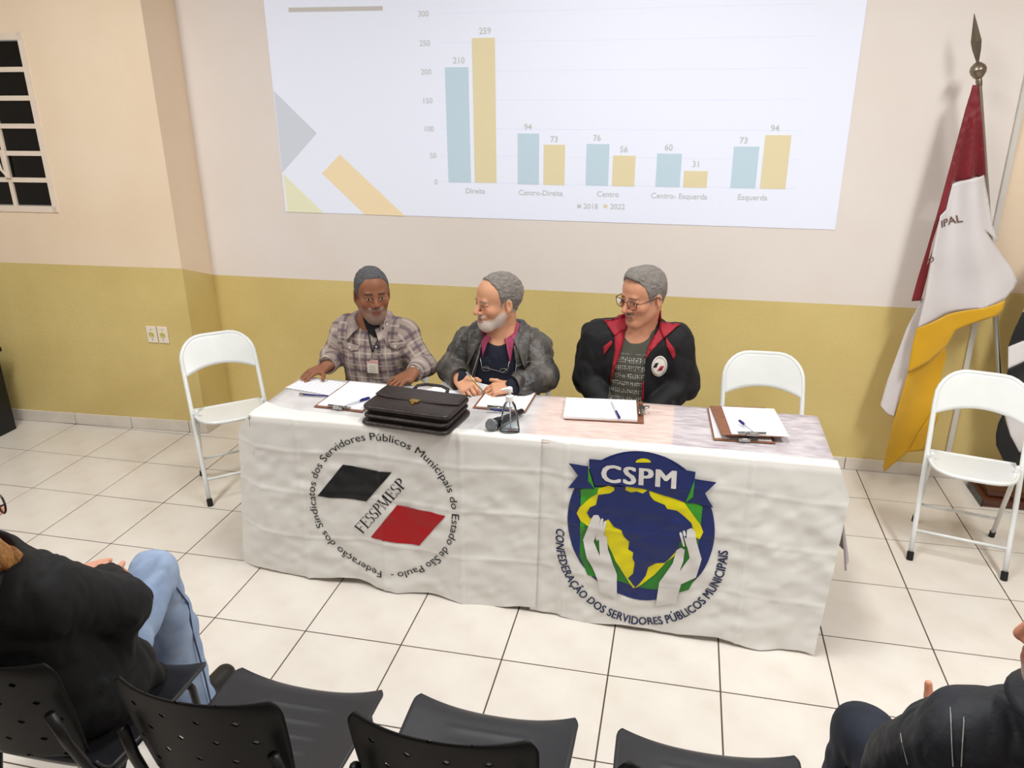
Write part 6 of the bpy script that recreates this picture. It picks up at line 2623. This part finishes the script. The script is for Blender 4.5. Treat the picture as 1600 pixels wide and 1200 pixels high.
def build_woman():
    hip, chest, neck = (2.655, -2.555, 0.535), (2.640, -2.655, 0.83), (2.615, -2.690, 0.985)
    shA, shB = (2.47, -2.665, 0.925), (2.775, -2.680, 0.930)
    armB = (shB, (2.815, -2.500, 0.775), (2.705, -2.420, 0.775))
    armA = (shA, (2.45, -2.50, 0.76), (2.575, -2.400, 0.765))
    arms = [armA, armB]
    hc = np.array((2.598, -2.705, 1.135))
    R = rotm(2.65, 0.10, 0.0)
    G0 = person_grid((2.30, -2.92, 0.45), (2.98, -2.20, 1.27), hc, [(2.66, -2.38, 0.77)], h=0.006, hf=0.004)
    torso(G0, hip, chest, neck, shA, shB, arms, bulk=0.96)
    B = G0.copy()
    neck_part(B, neck, hc, R, 0.047)
    add_head(B, hc, R, 0.96, wide=0.96)
    add_hand(B, armB[2], (-0.80, 0.58, 0.02), (0.1, -0.1, 1.0), 1, (0.3, 0.25, 0.28, 0.3, 0.3), spread=0.05, s=0.92)
    add_hand(B, armA[2], (0.80, 0.35, -0.05), (0.0, -0.2, 1.0), -1, (0.3, 0.3, 0.35, 0.4, 0.4), spread=0.05, s=0.92)
    V, Q = B.nets(1)
    q = head_local(V, hc, R, 0.96, 0.96)
    col = skin_col(V, 'd39a82')
    hm = np.linalg.norm(q - np.array((0, 0, -0.01)), axis=1) < 0.15
    sub = col[hm]
    paint_face(sub, q[hm], 'b0605c', '6a4a36', seed=19)
    col[hm] = sub
    w = net_object('person', V, Q, M_skin, None, col)
    tag(w, 'woman with blonde hair in black jacket and jeans, hands in lap', 'person')
    # long fair hair
    H = Field(*[axis(a, b, 0.0042) for a, b in zip(hc - (0.17, 0.20, 0.30), hc + (0.17, 0.17, 0.16))])

    def wl2(p):
        return hc + R @ np.array(p, float)
    H.ell(wl2((0, 0.022, 0.036)), (0.083, 0.102, 0.092), R=R, k=0.0, pad=0.1)
    for sx in (-1, 1):
        H.cap(wl2((sx * 0.066, 0.01, 0.03)), wl2((sx * 0.088, 0.012, -0.10)), 0.036, 0.040, k=0.03)
        H.cap(wl2((sx * 0.088, 0.012, -0.10)), wl2((sx * 0.118, -0.035, -0.165)), 0.040, 0.016, k=0.03)
    H.cap(wl2((0, 0.085, 0.0)), wl2((0, 0.105, -0.17)), 0.065, 0.05, k=0.04)
    for (u, v, z), r in (((33, 866, 1.025), 0.010), ((22, 878, 1.015), 0.014), ((8, 884, 1.015), 0.016)):
        e_ = at_z(u, v, z)
        s_ = hc + np.array((0.045, -0.03, -0.03))
        m_ = (s_ + e_) / 2 + np.array((0.012, -0.01, -0.012))
        H.cap(s_, m_, 0.040, 0.030, k=0.02)
        H.cap(m_, e_, 0.030, r, k=0.02)
    idx = np.nonzero(np.abs(H.F) < 0.05)
    P = np.stack([H.ax[i][idx[i]] for i in range(3)], 1)
    ql = head_local(P, hc, R)
    H.F[idx] += (0.006 * fold_noise(ql * np.array((1.6, 1.6, 0.35)), 34, 91)).astype(np.float32)
    fc_ = np.maximum(0.055 - np.sqrt((ql[:, 0] / 1.05) ** 2 + ((ql[:, 2] + 0.02) / 1.7) ** 2), ql[:, 1] * 1.0 + 0.045 - 1.0)
    face = 0.056 - np.sqrt(ql[:, 0] ** 2 + ((ql[:, 2] + 0.02) / 1.55) ** 2)
    H.F[idx] = np.maximum(H.F[idx], np.where(ql[:, 1] < -0.01, face, -1).astype(np.float32))
    V, Q = H.nets(1)
    M_blond = mat('hair_blonde', 'a9773f', 0.55, col2='7c4f28', vscale=30, bump=0.6, bscale=90, stretch=(3, 3, 0.6))
    net_object('hair', V, Q, M_blond, w)
    # glasses
    gl = empty('glasses')
    gl.parent = w
    M_rim2 = mat('dark_glasses_rim', '1a1312', 0.3)
    for sx in (-1, 1):
        P = [Vector(wl2((sx * (0.034 + 0.026 * math.cos(a)), -0.106 + 0.004, 0.0 + 0.021 * math.sin(a)))) for a in np.linspace(0, 2 * math.pi, 19)[:-1]]
        MB().tube(P, 0.0024, 8, closed=True).build('rim', M_rim2, gl, smooth=True)
        MB().tube([Vector(wl2((sx * 0.060, -0.100, 0.008))), Vector(wl2((sx * 0.078, -0.06, 0.010))), Vector(wl2((sx * 0.081, 0.01, 0.008)))], 0.0022, 8).build('temple', M_rim2, gl, smooth=True)
    MB().tube([Vector(wl2((-0.01, -0.104, 0.004))), Vector(wl2((0, -0.108, 0.006))), Vector(wl2((0.01, -0.104, 0.004)))], 0.002, 8).build('bridge', M_rim2, gl, smooth=True)
    # black jacket falling over the chair seat
    M_bj = mat('black_jacket_cloth', '0e0e11', 0.8, var=0.25, vscale=40, bump=0.15, bscale=200)
    J = G0.copy()
    J.F -= 0.020
    for a, e, wr in arms:
        J.cap(a, e, 0.076, 0.070, k=0.03)
        J.cap(e, wr, 0.068, 0.050, k=0.025)
    J.cap((2.80, -2.52, 0.66), (2.80, -2.42, 0.475), 0.05, 0.035, k=0.06)
    J.ell((2.66, -2.55, 0.56), (0.20, 0.16, 0.12), k=0.05)
    J.cap((neck[0], neck[1] + 0.01, neck[2] - 0.085), (neck[0], neck[1] + 0.01, neck[2] - 0.015), 0.118, 0.088, k=0.04)
    J.wrinkle(0.007, 17, 101, (1, 1, 0.6))
    wrist_cuts(J, arms, -0.01)
    J.cap((2.655, -2.70, 0.99), (2.66, -2.71, 1.2), 0.062, 0.10, k=0.01, op='s')
    J.cut(lambda X, Y, Z: (0.462 - Z) + 0 * X + 0 * Y)
    V, Q = J.nets(1)
    net_object('jacket', V, Q, M_bj, w)
    MB().grid(lambda u, v: (2.655 + (0.070 + 0.035 * v) * math.cos(-0.6 + 4.4 * u + 0.0), -2.70 + (0.062 + 0.035 * v) * math.sin(-0.6 + 4.4 * u), 1.02 - 0.035 * v), 24, 4).build('jacket_collar', M_bj, w, smooth=True, solid=0.004)
    # jeans: right leg laid over the left
    M_jean = mat('light_denim', '7f93b4', 0.8, col2='9aabc6', vscale=9, bump=0.25, bscale=350, detail=6)
    G = Field(axis(2.36, 2.90, 0.0065), axis(-2.75, -1.95, 0.0065), axis(0.02, 0.80, 0.0065))
    G.ell((2.66, -2.54, 0.525), (0.165, 0.13, 0.085), k=0.0, pad=0.1)
    G.cap((2.73, -2.50, 0.535), (2.668, -2.195, 0.655), 0.086, 0.068, k=0.04)
    G.cap((2.668, -2.195, 0.650), (2.640, -2.115, 0.38), 0.066, 0.062, k=0.03)
    G.cap((2.640, -2.115, 0.38), (2.628, -2.105, 0.085), 0.062, 0.086, k=0.03)
    G.cap((2.58, -2.50, 0.525), (2.545, -2.20, 0.53), 0.085, 0.066, k=0.03)
    G.cap((2.545, -2.20, 0.53), (2.52, -2.15, 0.085), 0.062, 0.080, k=0.02)
    G.wrinkle(0.010, 12, 111, (1, 1, 0.7))
    G.cut(lambda X, Y, Z: (0.065 - Z) + 0 * X + 0 * Y)
    V, Q = G.nets(1)
    jn = net_object('jeans', V, Q, M_jean, w)
    M_seam = mat('denim_seam', '3c4a68', 0.8)
    MB().tube([(2.735, -2.21, 0.64), (2.714, -2.13, 0.50), (2.704, -2.12, 0.38), (2.716, -2.115, 0.2), (2.722, -2.115, 0.08)], 0.003, 6).build('side_seam', M_seam, jn, smooth=True)
    for a, f in (((2.63, -2.08, 0), (0.1, 1, 0)), ((2.52, -2.13, 0), (0, 1, 0))):
        shoe('shoe', a, f, M_shoe, w)
    return w


build_woman()


# ================================================================== MAN IN THE NAVY JACKET
def build_navy_man():
    hip, chest, neck = (4.885, -2.56, 0.535), (4.895, -2.645, 0.80), (4.900, -2.675, 0.965)
    shA, shB = (4.735, -2.660, 0.885), (5.055, -2.660, 0.885)
    armA = (shA, (4.680, -2.545, 0.700), (4.770, -2.425, 0.715))
    armB = (shB, (5.085, -2.53, 0.735), (5.00, -2.40, 0.72))
    arms = [armA, armB]
    hc = np.array((4.858, -2.715, 1.190))
    R = rotm(-1.85, 0.10, 0.0)
    G0 = person_grid((4.50, -2.92, 0.45), (5.25, -2.22, 1.30), hc, [(4.80, -2.38, 0.74)], h=0.006, hf=0.004)
    torso(G0, hip, chest, neck, shA, shB, arms)
    B = G0.copy()
    neck_part(B, neck, hc, R, 0.056)
    add_head(B, hc, R, 1.0, beard=0.8)
    add_hand(B, armA[2], (0.45, 0.85, 0.15), (-0.6, 0.1, 0.75), -1, (0.0, 0.7, 0.75, 0.8, 0.8), spread=0.04, tdir=(-0.10, 0.35, 0.93))
    add_hand(B, armB[2], (-0.6, 0.75, -0.1), (0.2, -0.1, 1), 1, (0.3, 0.4, 0.45, 0.5, 0.5))
    V, Q = B.nets(1)
    q = head_local(V, hc, R)
    col = skin_col(V, 'cf9277')
    hm = np.linalg.norm(q - np.array((0, 0, -0.01)), axis=1) < 0.15
    sub = col[hm]
    paint_face(sub, q[hm], 'b06a60', '6a5a52', beard=('8f8a86', 0.85, 'full'), seed=23)
    col[hm] = sub
    m = net_object('person', V, Q, M_skin, None, col)
    tag(m, 'grey-bearded man in navy jacket with white topstitching, sitting in the front row', 'person')
    M_hair = mat('hair_dark_grey_two', '4a4745', 0.8, col2='75716e', vscale=90, bump=0.5, bscale=300)
    hair_shell('hair', hc, R, 1.0, 1.0, [(-0.12, 0.08), (-0.085, 0.074), (-0.062, 0.058), (-0.045, 0.030), (-0.036, -0.012), (0.0, -0.02), (0.03, -0.045), (0.10, -0.06)], 0.008, M_hair, m, 25)
    M_nv = mat('navy_nylon', '11141c', 0.6, col2='181c26', vscale=14, bump=0.2, bscale=60)
    J = G0.copy()
    J.F -= 0.026
    for a, e, wr in arms:
        J.cap(a, e, 0.086, 0.074, k=0.03)
        J.cap(e, wr, 0.072, 0.056, k=0.02)
    J.cap((neck[0], neck[1] + 0.01, neck[2] - 0.085), (neck[0], neck[1] + 0.01, neck[2] - 0.015), 0.118, 0.088, k=0.04)
    J.wrinkle(0.007, 13, 121)
    wrist_cuts(J, arms, -0.012)
    J.cap((4.87, -2.69, 1.00), (4.86, -2.71, 1.2), 0.066, 0.10, k=0.01, op='s')
    J.cut(lambda X, Y, Z: (0.470 - Z) + 0 * X + 0 * Y)
    V, Q = J.nets(1)
    net_object('jacket', V, Q, M_nv, m)
    MB().grid(lambda u, v: (4.872 + (0.072 + 0.04 * v) * math.cos(2 * math.pi * u), -2.69 + (0.068 + 0.04 * v) * math.sin(2 * math.pi * u), 1.05 - 0.035 * v), 32, 4).build('jacket_collar', M_nv, m, smooth=True, solid=0.004)

    # white topstitching on the sleeve
    M_stt = mat('white_thread', 'a9a9a6', 0.7)
    for px in (((1484, 1084), (1485, 1105), (1486, 1130), (1487, 1160), (1489, 1198)), ((1505, 1078), (1506, 1100), (1506, 1130), (1504, 1160), (1502, 1198)), ((1407, 1146), (1409, 1160), (1413, 1175), (1418, 1195))):
        P = [surf_px(J, u, v) for u, v in px]
        P = [Vector(q_) for q_ in P if q_ is not None]
        if len(P) > 1:
            MB().tube(P, 0.0010, 5).build('topstitch', M_stt, m)
    # dark jeans
    M_dj = mat('dark_denim', '171c28', 0.8, col2='212736', vscale=14, bump=0.2, bscale=300)
    hipj = (4.865, -2.54, 0.53)
    tr = trousers('jeans', hipj, [(4.680, -2.260, 0.505), (5.03, -2.21, 0.510)], [(4.655, -2.235, 0.09), (5.03, -2.16, 0.09)], M_dj, m, h=0.0075, r=(0.088, 0.072, 0.062))
    # strap with a metal ring on the thigh
    c = Vector(at_z(1381, 1172, 0.605))
    MB().tube([c + Vector((0.018 * math.cos(a), 0.022 * math.sin(a), 0.004 * math.cos(a))) for a in np.linspace(0, 2 * math.pi, 25)[:-1]], 0.0028, 8, closed=True).build('metal_ring', M_steel, m, smooth=True)
    MB().grid(lambda u, v: (c.x + 0.004 + 0.075 * u, c.y + 0.012 + 0.055 * u + 0.02 * (v - 0.5), c.z + 0.004 + 0.030 * u), 8, 3).build('strap', mat('grey_strap', '3c3e42', 0.5, var=0.3, vscale=60), m, smooth=True, solid=0.003)
    for a in ((4.645, -2.20, 0), (5.03, -2.15, 0)):
        shoe('shoe', a, (-0.1, 1, 0), M_shoe, m)
    return m


build_navy_man()
